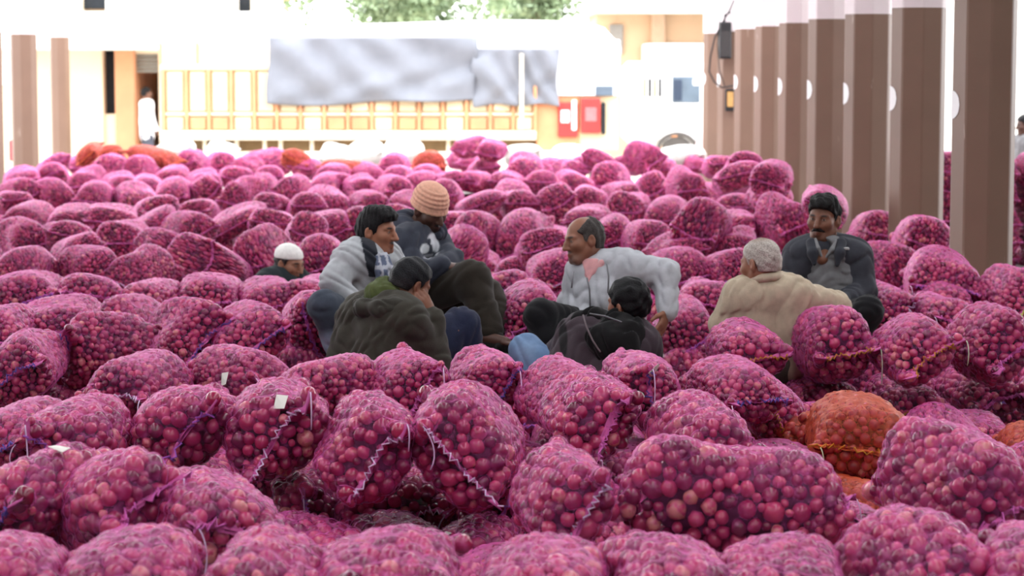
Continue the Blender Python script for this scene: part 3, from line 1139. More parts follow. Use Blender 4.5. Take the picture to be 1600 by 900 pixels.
B, M_, S_ = 0.0275, 0.0225, 0.0185      # onion radii: large, middling, small
near = [
    # very front row, partly below the frame
    ((-90, 836, 96, 985), 10, 5, 'm', B, 'blurred onion sack in the bottom left corner of the photo'),
    ((82, 834, 316, 985), 5, -8, 'm', B, 'blurred sack at the bottom edge, second from the left corner'),
    ((317, 842, 516, 985), -8, 10, 'm', B, 'blurred sack at the bottom edge, third from the left corner'),
    ((484, 837, 724, 985), 6, -5, 'm', B, 'broad blurred sack at the bottom edge, fourth from the left corner'),
    ((743, 857, 946, 985), -5, 6, 'm', B, 'low blurred sack at the bottom edge, left of the two by the long sack'),
    ((937, 845, 1152, 985), 8, 10, 'm', B, 'blurred sack at the bottom edge below the long sideways sack'),
    ((1128, 848, 1332, 985), -6, -6, 'm', B, 'blurred sack at the bottom edge right below the end of the long sack'),
    ((1326, 797, 1541, 965), 25, -25, 'w', B, 'large sack in the bottom right with pale twine sloping up to its right ear'),
    ((1543, 815, 1720, 985), -20, 10, 'm', B, 'sack cut off by the bottom right corner of the photo'),
    # front pile
    ((-40, 692, 145, 856), -18, -35, 'b', B, 'big sack at the left edge with dark blue twine and a tag on top', dict(paper=(96, 699))),
    ((90, 700, 271, 872), 38, -20, 'm', B, 'sack slanting up to the right between two big ones at lower left', dict(pitch=-12)),
    ((232, 730, 449, 872), 28, 25, 'm', B, 'broad sack at lower left whose ear points up at its right corner'),
    ((34, 627, 212, 745), -8, 70, 'p', B, 'sack at left with a short purple seam standing upright on its front'),
    ((207, 596, 377, 732), 6, -58, 'p', B, 'sack with purple braided seam sloping left, left of the knotted one'),
    ((349, 590, 518, 747), 10, -65, 'w', B, 'sack with knotted white ends and lilac seam, left of centre', dict(paper=(440, 622))),
    ((494, 611, 653, 778), 12, -55, 'w', B, 'tall sack with a white crossed twine seam sloping down to the left'),
    ((640, 594, 818, 790), -6, 38, 'w', B, 'largest upright sack in front of centre with twine arcing down to the right'),
    ((843, 574, 998, 714), 14, -70, 'm', B, 'sack with a pointed top and a small pink bow of twine right of centre'),
    ((800, 683, 960, 866), 18, -62, 'w', B, 'round sack at centre front beside the long sideways sack'),
    ((946, 680, 1338, 862), 84, 4, 'm', B, 'long sack lying sideways across the front', dict(dims=(0.86, 0.45, 0.40), pitch=3)),
    ((998, 609, 1190, 740), 20, 8, 'm', B, 'sack lying just behind the long sideways sack'),
    ((1404, 652, 1594, 872), 24, -12, 'm', B, 'large pale topped sack at right front with two stubby ears', dict(dims=(0.8, 0.48, 0.44))),
    ((515, 716, 706, 850), 8, -14, 'w', B, 'lower layer sack with crossed twine right under the tall one', dict(layer=1)),
    ((700, 690, 838, 880), 6, -55, 'p', B, 'dark lower layer sack under the largest upright sack', dict(layer=1)),
    ((440, 732, 528, 832), 10, 70, 'p', B, 'dark lower sack with loose twine loops between two front sacks', dict(layer=1)),
    ((1012, 796, 1152, 890), -10, -35, 'm', B, 'lower layer sack peeping out under the long sideways sack', dict(layer=1)),
    ((420, 812, 560, 905), 60, 8, 'm', B, 'dark flat sack in the lowest gap left of centre', dict(layer=1)),
    ((545, 812, 700, 900), 30, 8, 'm', B, 'dark sack showing under the crossed twine sack', dict(layer=1.2)),
    ((672, 822, 790, 905), -15, -20, 'w', B, 'low sack with a white rag end above the bottom edge', dict(layer=1.2, paper=(690, 838))),
    ((262, 706, 350, 790), 0, 0, 'm', B, 'dark lower sack between the slanting sack and the broad one', dict(layer=1)),
    ((1180, 800, 1335, 900), 15, 10, 'm', B, 'dark lower sack under the right end of the long sack', dict(layer=1.1)),
    ((1305, 806, 1372, 862), 30, 20, 'w', M_, 'small crumpled pale sack end right of the long sack', dict(layer=0.8)),
    # second row, small onions
    ((-60, 622, 106, 735), -10, -20, 'b', S_, 'sack of small onions cut by the left edge with dark twine'),
    ((-60, 560, 30, 690), 0, 0, 'm', S_, 'sliver of a sack at the left edge above the small onion sack', dict(layer=0.6)),
    ((133, 546, 305, 655), -8, 4, 'w', S_, 'sack of small onions with one ear pointing left at left of centre'),
    ((297, 538, 464, 632), 52, 20, 'g', S_, 'sack of small onions with a white tag and yellow thread', dict(paper=(347, 592))),
    ((426, 552, 592, 655), -52, -30, 'p', S_, 'sack lying sideways with a purple ear below the man in olive'),
    ((566, 549, 702, 652), 18, -62, 'm', S_, 'small onion sack with pink twine right in front of the olive jacket'),
    ((704, 547, 822, 638), 20, -62, 'b', S_, 'small onion sack with one upright white ear below the bare foot'),
    ((814, 553, 936, 675), 22, -55, 'b', S_, 'small onion sack with blue twine in front of the black hood'),
    ((944, 547, 1064, 662), 8, 80, 'b', S_, 'small onion sack with a square white tag and blue twine', dict(paper=(1021, 580))),
    ((1063, 554, 1227, 655), 20, 4, 'b', S_, 'flat sack of small onions whose right ear sticks out with dark twine'),
    ((1166, 600, 1232, 680), 10, 60, 'y', S_, 'narrow lower sack with green threads left of the orange sack', dict(layer=0.5)),
    # right hand block of sacks with amber seams
    ((1099, 496, 1235, 590), 6, -12, 'y', M_, 'sack with an amber seam right in front of the beige shirt'),
    ((1229, 477, 1372, 592), 6, -8, 'y', M_, 'sack with an amber seam in front of the dark jacketed man'),
    ((1357, 489, 1489, 600), 10, -28, 'y', M_, 'sack with an amber seam hooked up at its right end'),
    ((1466, 471, 1625, 597), 16, -30, 'm', M_, 'large sack at the right edge with magenta twine sloping up right'),
    ((1212, 583, 1350, 672), 4, -8, 'y', M_, 'lower sack with amber seam above the orange sack on its left', dict(layer=1)),
    ((1362, 580, 1462, 665), 10, -6, 'y', M_, 'lower sack with amber seam behind the orange sack on its right', dict(layer=1)),
    ((1453, 568, 1600, 656), 12, -22, 'm', M_, 'lower sack at right with magenta twine under the large edge sack', dict(layer=1)),
    ((1586, 586, 1700, 668), 0, -60, 'w', M_, 'sack sliver at the right edge with hanging white thread', dict(layer=1)),
    ((1440, 640, 1600, 730), 0, 0, 'm', M_, 'dark sack in the bottom layer behind the pale topped sack', dict(layer=1.3)),
    # orange sacks
    ((1262, 611, 1430, 745), -6, 8, 'y', M_, 'orange red net sack standing out among the magenta ones', dict(net='o', layer=0.35)),
    ((1336, 700, 1426, 806), 20, 25, 'y', M_, 'dark orange sack wedged upright below the bright orange one', dict(net='o', layer=1)),
    ((1314, 770, 1362, 822), 30, 0, 'y', M_, 'small orange sack end beside the right end of the long sack', dict(net='o', layer=1)),
    ((1200, 655, 1290, 712), 40, 0, 'y', M_, 'orange sack glimpsed behind the long sideways sack', dict(net='o', layer=0.8)),
    ((1588, 660, 1690, 745), 0, 0, 'y', M_, 'orange sack sliver at the right edge', dict(net='o', layer=1)),
    # left block beside the men
    ((-12, 514, 97, 630), 4, -28, 'b', S_, 'sack at the left edge with a straight dark blue seam'),
    ((94, 486, 234, 608), -46, -40, 'b', S_, 'sack with a raised left ear and dark seam down its left side'),
    ((6, 592, 160, 665), 10, 6, 'm', S_, 'dark lower sack between two left edge sacks', dict(layer=0.8)),
]
for row in near:
    box, yaw, roll, tw, r0, label = row[:6]
    kw = row[6] if len(row) > 6 else {}
    near_sack(box, yaw, roll, tw, r0, label, **kw)

# ------------------------------------------------------------------ sacks farther off share their shapes
VARIANTS = []


def variant(seed, r0, dims, net, tw):
    rng = np.random.default_rng(seed)
    nu, nv = 48, 56
    p = sack_grid(*dims, rng, nu, nv)
    n = grid_normals(p)
    C, R, N = pack_onions(p, n, r0, rng, None, 1100)
    shell = drape(p, n, C, R)
    sm, twm, tl = stitch_parts(shell, n, rng, tw)
    keep = {}
    on = joined_onions(C, R, rng)
    keep['net'] = np_mesh('net', shell.reshape(-1, 3), grid_faces(nu, nv), {'m': NET, 'o': NET_ORANGE, 'w': NET_WHITE}[net])
    if net != 'w':
        keep['onions'] = on
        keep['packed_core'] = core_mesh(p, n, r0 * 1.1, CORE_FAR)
    for nm, mb, mt in (('seam', sm, SEAM if net == 'm' else (SEAM_O if net == 'o' else PAPER)), ('twine', twm, TWINE[tw]), ('loose_thread', tl, TWINE['w'])):
        me = bpy.data.meshes.new(nm)
        me.from_pydata(mb.v, [], mb.f)
        me.materials.append(mt)
        me.polygons.foreach_set('use_smooth', [True] * len(me.polygons))
        keep[nm] = me
    return keep, p


for k in range(8):
    VARIANTS.append(variant(100 + k, [0.0195, 0.0205, 0.019, 0.021][k % 4],
                            [(0.70, 0.47, 0.38), (0.66, 0.45, 0.40), (0.74, 0.48, 0.37), (0.64, 0.46, 0.41)][k % 4], 'm', 'pbmwpbmw'[k]))
V_ORANGE = [variant(130 + k, 0.02, (0.7, 0.46, 0.39), 'o', 'y') for k in range(2)]
V_WHITE = [variant(140 + k, 0.02, (0.7, 0.48, 0.38), 'w', 'w') for k in range(2)]
far_rng = np.random.default_rng(77)
FAR = []


def far_sack(box, yaw=None, roll=None, label=None, layer=0.0, kind='m', v=None, pitch=0.0, group=None, d=None):
    yaw = float(far_rng.uniform(-38, 38)) if yaw is None else yaw
    roll = float(far_rng.uniform(-28, 28)) if roll is None else roll
    pitch = pitch + float(far_rng.uniform(-14, 12))
    pool = {'m': VARIANTS, 'o': V_ORANGE, 'w': V_WHITE}[kind]
    meshes, p = pool[int(far_rng.integers(len(pool))) if v is None else v % len(pool)]
    x0, y0, x1, y1 = box
    cx, cy = (x0 + x1) / 2, (y0 + y1) / 2
    wx, hy = x1 - x0, y1 - y0
    x0, x1, y1 = x0 - 0.05 * wx, x1 + 0.05 * wx, y1 + 0.38 * hy
    cy_ = cy
    cy = (y0 + y1) / 2
    d = depth_at(cy_, TOP_Z - LAYER * layer) if d is None else d
    Rm = rot_matrix(yaw, pitch, roll)
    c = P(cx, cy, d)
    S = np.ones(3)
    for _ in range(4):
        q = (p * S) @ Rm.T
        w = to_px(q + c).reshape(-1, 2)
        lo, hi = w.min(0), w.max(0)
        sx, sz = (x1 - x0) / (hi[0] - lo[0]), (y1 - y0) / (hi[1] - lo[1])
        g = math.sqrt(abs(sx * sz))
        if abs(yaw) < 45:
            S = np.clip(S * np.array([sx, g, sz]), [0.68, 0.75, 0.62], [1.35, 1.25, 1.5])
        else:
            S = np.clip(S * np.array([g, sx, sz]), [0.7, 0.7, 0.62], [1.3, 1.3, 1.5])
        mid = (lo + hi) / 2
        c = c + np.array([(cx - mid[0]) * d / F, 0, (mid[1] - cy) * d / F])
    root = empty('onion_sack' if kind != 'w' else 'white_sack', c, label, 'sack', group)
    root.rotation_euler = Matrix(Rm.tolist()).to_euler()
    root.scale = S
    for nm, me in meshes.items():
        if nm in ('twine', 'loose_thread') and d > 15.5:
            continue
        o = bpy.data.objects.new(nm, me)
        o.parent = root
        COL.objects.link(o)
        if nm == 'onions':
            o['kind'] = 'stuff'
    FAR.append((root, box))
    return root

XZ = [(115, 'under left columns'), (250, 'under shop doorway'), (430, "under truck's left end"),
      (620, "under tarpaulin's left half"), (790, "under tarpaulin's right half"), (880, 'below the right end of the tarpaulin'),
      (975, 'under red truck cab'), (1105, 'under white van'), (1260, 'by far columns'), (1700, 'right of the columns')]
YZ = [(262, 'in farthest row'), (292, 'in second farthest row'), (330, 'in middle distance')]


def zone(cx, cy):
    xs = next(t for x, t in XZ if cx < x)
    ys = next((t for y, t in YZ if cy < y), 'level with the heads')
    return (ys, xs), 'sacks %s %s' % (ys, xs)


mid_sacks = [
    # left block
    ((32, 468, 158, 522), 12, -10, 'sack just above the raised ear sack, near the left edge'),
    ((157, 459, 259, 537), -25, 30, 'sack with its ear turned right behind the raised ear sack'),
    ((231, 464, 363, 562), 28, -40, 'big sack slanting right, second left of the man in grey hoodie'),
    ((319, 469, 451, 562), 18, -30, 'big sack with pale seam, next left of the one at the grey knee'),
    ((443, 454, 530, 572), 8, 60, 'tall sack at the knee of the man in the grey hoodie', 0, 11.95),
    ((-30, 422, 106, 494), 10, -25, 'sack at the left edge with a thin seam sloping up right, halfway up'),
    ((-40, 478, 38, 540), 0, 0, 'sack sliver at the left edge above the dark blue seam'),
    ((91, 427, 196, 487), 14, 10, 'sack second from the left edge, level with the white skullcap'),
    ((189, 436, 286, 482), -12, 5, 'low sack third from the left edge, left of the white skullcap'),
    ((279, 439, 378, 474), 10, -5, 'flat sack fourth from the left edge, left below the white skullcap'),
    ((364, 436, 467, 482), 22, -10, 'sack right in front of the man in the white skullcap'),
    ((455, 428, 524, 484), -15, 0, 'sack between the white skullcap and the grey hoodie'),
    ((164, 381, 274, 447), -10, 12, 'plump sack in the left block two sacks left of the slanted one'),
    ((97, 383, 180, 440), 20, 0, 'sack left of the plump one in the left block'),
    ((-10, 384, 99, 442), 8, -5, 'sack at the left edge in the upper left block'),
    ((231, 354, 310, 430), 40, -45, 'sack leaning right next to the steep slanted one'),
    ((287, 351, 369, 446), 20, -62, 'steep slanted sack left of the white skullcap'),
    ((371, 349, 460, 432), -6, -12, 'round sack above the white skullcap'),
    ((312, 412, 408, 446), 0, 0, 'dark sack lying under the steep slanted sack', 0.7),
    ((-5, 338, 80, 392), 15, -15, None), ((62, 344, 147, 388), 12, 0, None), ((82, 366, 158, 404), 20, -15, None),
    ((148, 343, 232, 392), -10, 10, None), ((193, 324, 273, 376), 30, -35, None), ((255, 329, 330, 380), 35, -35, None),
    ((327, 317, 413, 362), 12, -20, None), ((389, 325, 456, 360), 0, 0, None), ((448, 330, 505, 392), 0, 20, None),
    ((79, 317, 152, 354), 10, -10, None), ((129, 317, 211, 352), 0, 0, None), ((8, 313, 83, 347), 0, 0, None),
    ((-4, 277, 67, 327), 25, -20, None), ((53, 277, 118, 327), 15, -20, None), ((118, 282, 181, 324), 0, 10, None),
    ((179, 282, 246, 324), 0, -10, None), ((207, 304, 281, 342), 10, 0, None), ((244, 275, 301, 314), 20, -25, None),
    ((297, 272, 348, 316), 20, -30, None), ((344, 274, 413, 324), -15, 15, None), ((279, 311, 341, 340), 0, 0, None),
    ((387, 269, 433, 316), 0, 0, None), ((431, 271, 482, 318), 0, 10, None),
    ((50, 239, 108, 277), 20, -25, None), ((58, 253, 108, 290), 20, -25, None), ((106, 257, 166, 292), 0, 0, None),
    ((109, 241, 152, 264), 0, 0, None), ((151, 239, 197, 277), 0, 0, None), ((195, 242, 243, 279), -10, 0, None),
    ((160, 268, 216, 294), 0, 0, None), ((208, 271, 252, 302), 0, 0, None), ((239, 239, 281, 268), 0, -20, None),
    ((244, 257, 296, 287), 10, -10, None), ((281, 233, 323, 270), 0, -30, None), ((321, 237, 366, 272), 0, 0, None),
    ((362, 242, 414, 272), -20, 20, None), ((372, 231, 461, 267), -65, 20, None), ((342, 259, 394, 287), 0, 0, None),
    ((397, 258, 442, 284), 0, 0, None), ((293, 262, 345, 290), 0, 0, None), ((0, 300, 40, 325), 0, 0, None),
    ((8, 258, 60, 290), 10, -15, None), ((452, 300, 500, 340), 0, 0, None), ((395, 300, 455, 335), 0, 0, None),
    # behind the men on the left
    ((476, 288, 546, 340), 0, 0, None), ((535, 296, 612, 334), 10, -12, None), ((470, 327, 545, 372), 15, -20, None),
    ((473, 365, 543, 434), 8, -15, 'sack right behind the shoulder of the grey hoodie'),
    ((533, 322, 600, 372), 0, 10, None), ((590, 318, 650, 372), 0, 10, None), ((486, 268, 540, 300), 0, 0, None),
    ((536, 270, 590, 302), 0, 0, None), ((586, 272, 640, 306), 10, 0, None), ((606, 296, 664, 336), 0, 0, None),
    ((636, 266, 684, 296), 0, 0, None), ((494, 254, 546, 280), 0, 0, None), ((542, 252, 596, 276), 10, 0, None),
    ((592, 237, 641, 267), 0, 0, None), ((460, 246, 500, 272), 0, 0, None), ((596, 258, 650, 284), 0, 0, None),
    ((640, 256, 690, 280), 0, 0, None), ((500, 270, 550, 296), 0, 0, None),
    # behind and between the men, centre
    ((660, 330, 746, 372), 0, 0, None), ((683, 350, 734, 432), 0, 30, 'sack just right of the beanie man and his printed hoodie'),
    ((699, 386, 778, 440), 0, 10, 'dark sack beyond the raised knee of the beanie man', 0.6),
    ((713, 329, 781, 390), 0, -10, None), ((776, 325, 862, 394), 10, -20, None), ((806, 356, 886, 410), -8, -10, None),
    ((833, 387, 892, 446), 10, -30, 'round sack left of the grey zipped hoodie chest'),
    ((778, 402, 842, 436), 0, 0, None, 0.6), ((757, 425, 824, 464), 10, -10, 'sack between the beanie knee and the zipped hoodie'),
    ((770, 436, 878, 522), 12, -24, 'large sack with magenta seam left of the zipped hoodie man'),
    ((678, 266, 722, 294), 0, 0, None), ((719, 267, 764, 292), 0, 0, None), ((677, 279, 716, 322), 0, 0, None),
    ((713, 297, 788, 334), 12, -20, None), ((764, 266, 824, 294), 0, 0, None), ((771, 279, 832, 322), 10, 0, None),
    ((822, 266, 872, 297), 0, 10, None), ((834, 285, 899, 340), 10, -25, None), ((870, 264, 926, 298), 0, 15, None),
    ((893, 288, 948, 325), 0, 20, None), ((923, 252, 987, 300), 0, -8, None), ((942, 285, 995, 313), 0, -10, None),
    ((945, 298, 1016, 347), 0, 0, None), ((994, 266, 1046, 312), 10, -20, None), ((1039, 258, 1103, 306), 0, 8, None, -0.4),
    ((1064, 284, 1133, 316), 0, 0, None), ((1010, 305, 1076, 346), 0, 0, None), ((1051, 308, 1139, 386), 0, 14, 'big sack on top of others left of the beige man, with seam along its foot', -0.5),
    ((882, 318, 957, 350), 0, 0, None), ((934, 333, 987, 386), 10, -30, 'sack with a yellow twig behind the zipped hoodie shoulder'),
    ((979, 343, 1049, 390), 10, 0, None), ((1011, 360, 1102, 404), 10, -8, None),
    ((1010, 385, 1118, 448), 8, -6, 'broad sack above the bent elbow of the zipped hoodie man'),
    ((1059, 434, 1140, 484), -6, 5, 'sack between the zipped hoodie hand and the beige elbow'),
    ((1018, 460, 1122, 566), 10, -28, 'large sack under the hand of the zipped hoodie man', 0, 12.05),
    ((712, 244, 772, 268), 0, 0, None), ((728, 246, 779, 274), 0, 0, None), ((699, 231, 766, 258), 0, 0, None),
    ((712, 211, 762, 238), -30, 15, None, -1.0), ((746, 218, 790, 242), 0, 15, None, -1.0), ((789, 236, 849, 279), 0, 10, None, -0.4),
    ((909, 231, 958, 258), 0, 15, None, -0.4), ((980, 219, 1030, 260), 20, -35, None, -0.6), ((869, 249, 914, 270), 0, 0, None),
    ((842, 245, 878, 267), 0, 0, None), ((1009, 248, 1066, 274), 0, 0, None), ((960, 244, 1000, 266), 0, 0, None),
    ((1066, 238, 1110, 262), 0, 0, None), ((1099, 243, 1146, 270), 0, 0, None),
    ((1116, 251, 1190, 292), 0, -8, None), ((1139, 243, 1182, 264), 0, 0, None), ((1174, 249, 1236, 294), 0, 15, None),
    ((1165, 277, 1234, 312), 0, -15, None), ((1126, 271, 1172, 309), 0, -35, None), ((1175, 286, 1236, 320), 0, 0, None),
    ((1118, 302, 1187, 334), 0, 10, None), ((1120, 326, 1184, 370), 0, 0, None), ((778, 296, 840, 330), 0, 0, None),
    ((896, 242, 940, 262), 0, 0, None), ((824, 250, 860, 274), 0, 0, None),
    # right hand block
    ((1180, 299, 1270, 366), 0, -8, 'plump sack left of the head of the dark jacketed man'),
    ((1258, 288, 1320, 340), 0, 40, 'sack with an upright ear behind the head of the dark jacketed man'),
    ((1114, 352, 1180, 406), 0, -20, 'sack left of the grey haired head, under the plump one'),
    ((1118, 388, 1170, 452), 0, -10, 'sack left beside the grey haired man in beige'),
    ((1176, 346, 1262, 404), 0, 0, 'sack behind the grey haired head and the dark sleeve', 0.5),
    ((1328, 329, 1400, 386), 0, 10, 'sack with a folded top right of the dark jacket, by the third column', 0, 17.3),
    ((1394, 336, 1482, 402), 0, 20, 'sack at the foot of the second column from the right', 0, 15.6),
    ((1416, 383, 1528, 462), 10, 8, 'big sack in front of the nearest column with a dark seam', 0, 13.45),
    ((1352, 376, 1428, 456), 10, -35, 'sack right beside the dark jacket elbow'),
    ((1328, 445, 1426, 510), 20, -50, 'sack with knotted white end right of the dark jacket lap'),
    ((1420, 444, 1518, 480), 0, 0, 'dark sack under the big one by the nearest column', 0.5, 13.2),
    ((1426, 458, 1510, 512), 10, 10, 'sack behind the two amber seam sacks at right'),
    ((1514, 412, 1640, 494), 20, -42, 'sack at the right edge with a green and yellow braid'),
]
ZONED = {}
for row in mid_sacks:
    box, yaw, roll, label = row[:4]
    layer = row[4] if len(row) > 4 else 0.0
    dd = row[5] if len(row) > 5 else None
    cx, cy = (box[0] + box[2]) / 2, (box[1] + box[3]) / 2
    grp = 'sacks of the block around the men'
    if dd is None and 1130 < box[2] < 1330:
        dd = min(depth_at(cy, TOP_Z - LAYER * layer), 2.42 * F / (box[2] - 800))
    if label is None:
        label, grp = zone(cx, cy)
    if isinstance(label, tuple):
        ZONED.setdefault(label, []).append((cx, len(FAR)))
        label = None
    if cy > 428 and isinstance(label, str):
        tw = 'g' if 'braid' in label else ('w' if 'knotted' in label else 'mbpm'[int(cx) % 4])
        near_sack((box[0], box[1], box[2], box[3] + 0.16 * (box[3] - box[1])), yaw, roll, tw, 0.0195, label, layer, d=dd, single=cy > 468, paper=None, pitch=float(far_rng.uniform(-8, 6)))
        continue
    far_sack(box, yaw + float(far_rng.uniform(-22, 22)), roll + float(far_rng.uniform(-10, 10)), label, layer, group=grp, d=dd)

for (ys, xs), mem in ZONED.items():
    mem.sort()
    for k, (cx, i) in enumerate(mem):
        where = 'only' if len(mem) == 1 else ('leftmost' if k == 0 else ('rightmost' if k == len(mem) - 1 else ordinals[k] + ' from left'))
        FAR[i][0]['label'] = '%s onion sack %s %s' % (where, ys, xs)

for box, yaw, roll, label, layer in [
    ((121, 221, 159, 250), 0, -40, 'small upright orange sack on the far edge below the shop wall', -0.7),
    ((159, 228, 193, 248), 0, 0, 'low orange sack left of the shop doorway on the far edge', -0.4),
    ((194, 226, 286, 254), 70, 0, 'long orange sack lying along the far edge below the doorway', -0.4),
    ((441, 232, 486, 263), 0, 25, 'round orange sack on the far edge left of the centre', -0.3),
    ((497, 249, 582, 270), 75, 0, 'flat orange sack on the far edge below the grey tarpaulin', -0.1),
    ((646, 235, 694, 267), 0, 0, 'round orange sack on the far edge near the beanie', -0.3),
]:
    far_sack(box, yaw, roll, label, layer, 'o', group='orange sacks on the far edge')
for box, label in [
    ((248, 215, 307, 240), 'white sack on the far edge below the left end of the truck'),
    ((318, 219, 372, 246), 'white sack on the far edge, second from the shop doorway'),
    ((498, 222, 548, 250), 'white sack on the far edge, left of three below the tarpaulin'),
    ((540, 217, 600, 250), 'white sack on the far edge, middle of three below the tarpaulin'),
    ((596, 216, 660, 246), 'white sack on the far edge, right of three below the tarpaulin'),
    ((790, 225, 844, 250), 'white sack on the far edge below the right end of the tarpaulin'),
    ((862, 226, 915, 248), 'white sack on the far edge below the red truck cab'),
    ((1030, 226, 1100, 250), 'white sack on the far edge below the wheel of the van'),
]:
    far_sack(box, 0, 0, label, -0.3, 'w', group='white sacks on the far edge')

KEEP_HIGH = {(0,1440), (0,1512), (0,1584), (1,1440), (1,1512), (1,1584), (2,1440), (2,1512), (2,1584), (3,1512), (3,1584), (4,1512), (4,1584)}
# taller stacks beyond the row of columns
lab = 'magenta onion sack in the high stack beyond the columns at the right edge'
for k in range(6):
    for x0 in (1440, 1512, 1584):
        if KEEP_HIGH is not None and (k, x0) not in KEEP_HIGH:
            continue
        far_sack((x0, 236 + 34 * k, x0 + 78, 280 + 34 * k), 8, 0, lab, d=20.5 + 0.05 * k, group='sacks of the high stack beyond the columns')
        FAR[-1][0]['label'] = 'onion sack %s from top of %s' % (ordinals[k], {1440: 'the far stack seen between two columns', 1512: 'the stack half hidden behind the nearest column', 1584: 'the stack at the right photo edge'}[x0])

KEEP_LOW = {7, 8, 9, 10, 11, 12, 13, 14, 15, 16, 17, 18, 19, 20, 21, 22, 23, 24, 25, 26, 27, 28, 29, 30, 31, 33, 34, 35, 36, 37, 39, 40, 41, 45, 46, 47, 48, 50, 51, 52, 56, 57, 58, 59, 63, 68, 70, 74, 75, 78, 79, 80, 82, 92, 98, 117, 119, 120, 123, 127, 132, 136, 148, 156, 161, 165, 175, 200, 226, 231, 234, 239, 245, 248}
# lower layer on the floor, glimpsed in the gaps
lab = 'magenta onion sack in the bottom layer, glimpsed in the gaps between top sacks'
LOW = [np.array(r.location) for r, b_ in NEAR + FAR if r.location.z < 0.36]
d = 6.0
n_low = 0
row_i = 1
LOWS = []
while d < 27.5:
    half = 800 / F * d + 0.2
    x = -half + 0.2 * ((d * 3) % 1)
    while x < half:
        z = 0.19
        if all((q_[0] - x) ** 2 + (0.6 * (q_[1] - d)) ** 2 > 0.3 ** 2 for q_ in LOW) and not (d > 13.5 and x > 2.45):
            n_low += 1
            c = to_px(np.array([x, d, z]))
            s = F / d
            if n_low not in KEEP_LOW and not (1.7 < x and 9.5 < d < 14.0):
                x += 0.52
                continue
            far_sack((c[0] - 0.25 * s, c[1] - 0.17 * s, c[0] + 0.25 * s, c[1] + 0.2 * s), float(far_rng.uniform(-12, 12)), 0, lab, d=d, group='sacks of the bottom layer')
            LOWS.append((FAR[-1][0], row_i, x))
        x += 0.52
    d += 0.98
    row_i += 1

NTH = ['first', 'second', 'third', 'fourth', 'fifth', 'sixth', 'seventh', 'eighth', 'ninth', 'tenth', 'eleventh', 'twelfth', 'thirteenth', 'fourteenth', 'fifteenth',
       'sixteenth', 'seventeenth', 'eighteenth', 'nineteenth', 'twentieth', 'twenty-first', 'twenty-second', 'twenty-third']
rows_used = sorted({r_ for _, r_, _ in LOWS})
for rank, r_ in enumerate(rows_used):
    mem = sorted([(x_, o_) for o_, q_, x_ in LOWS if q_ == r_], key=lambda t_: t_[0])
    for k, (x_, o_) in enumerate(mem):
        o_['label'] = 'onion sack glimpsed in the bottom layer, %s from left in its %s row from front' % (NTH[k], NTH[rank])

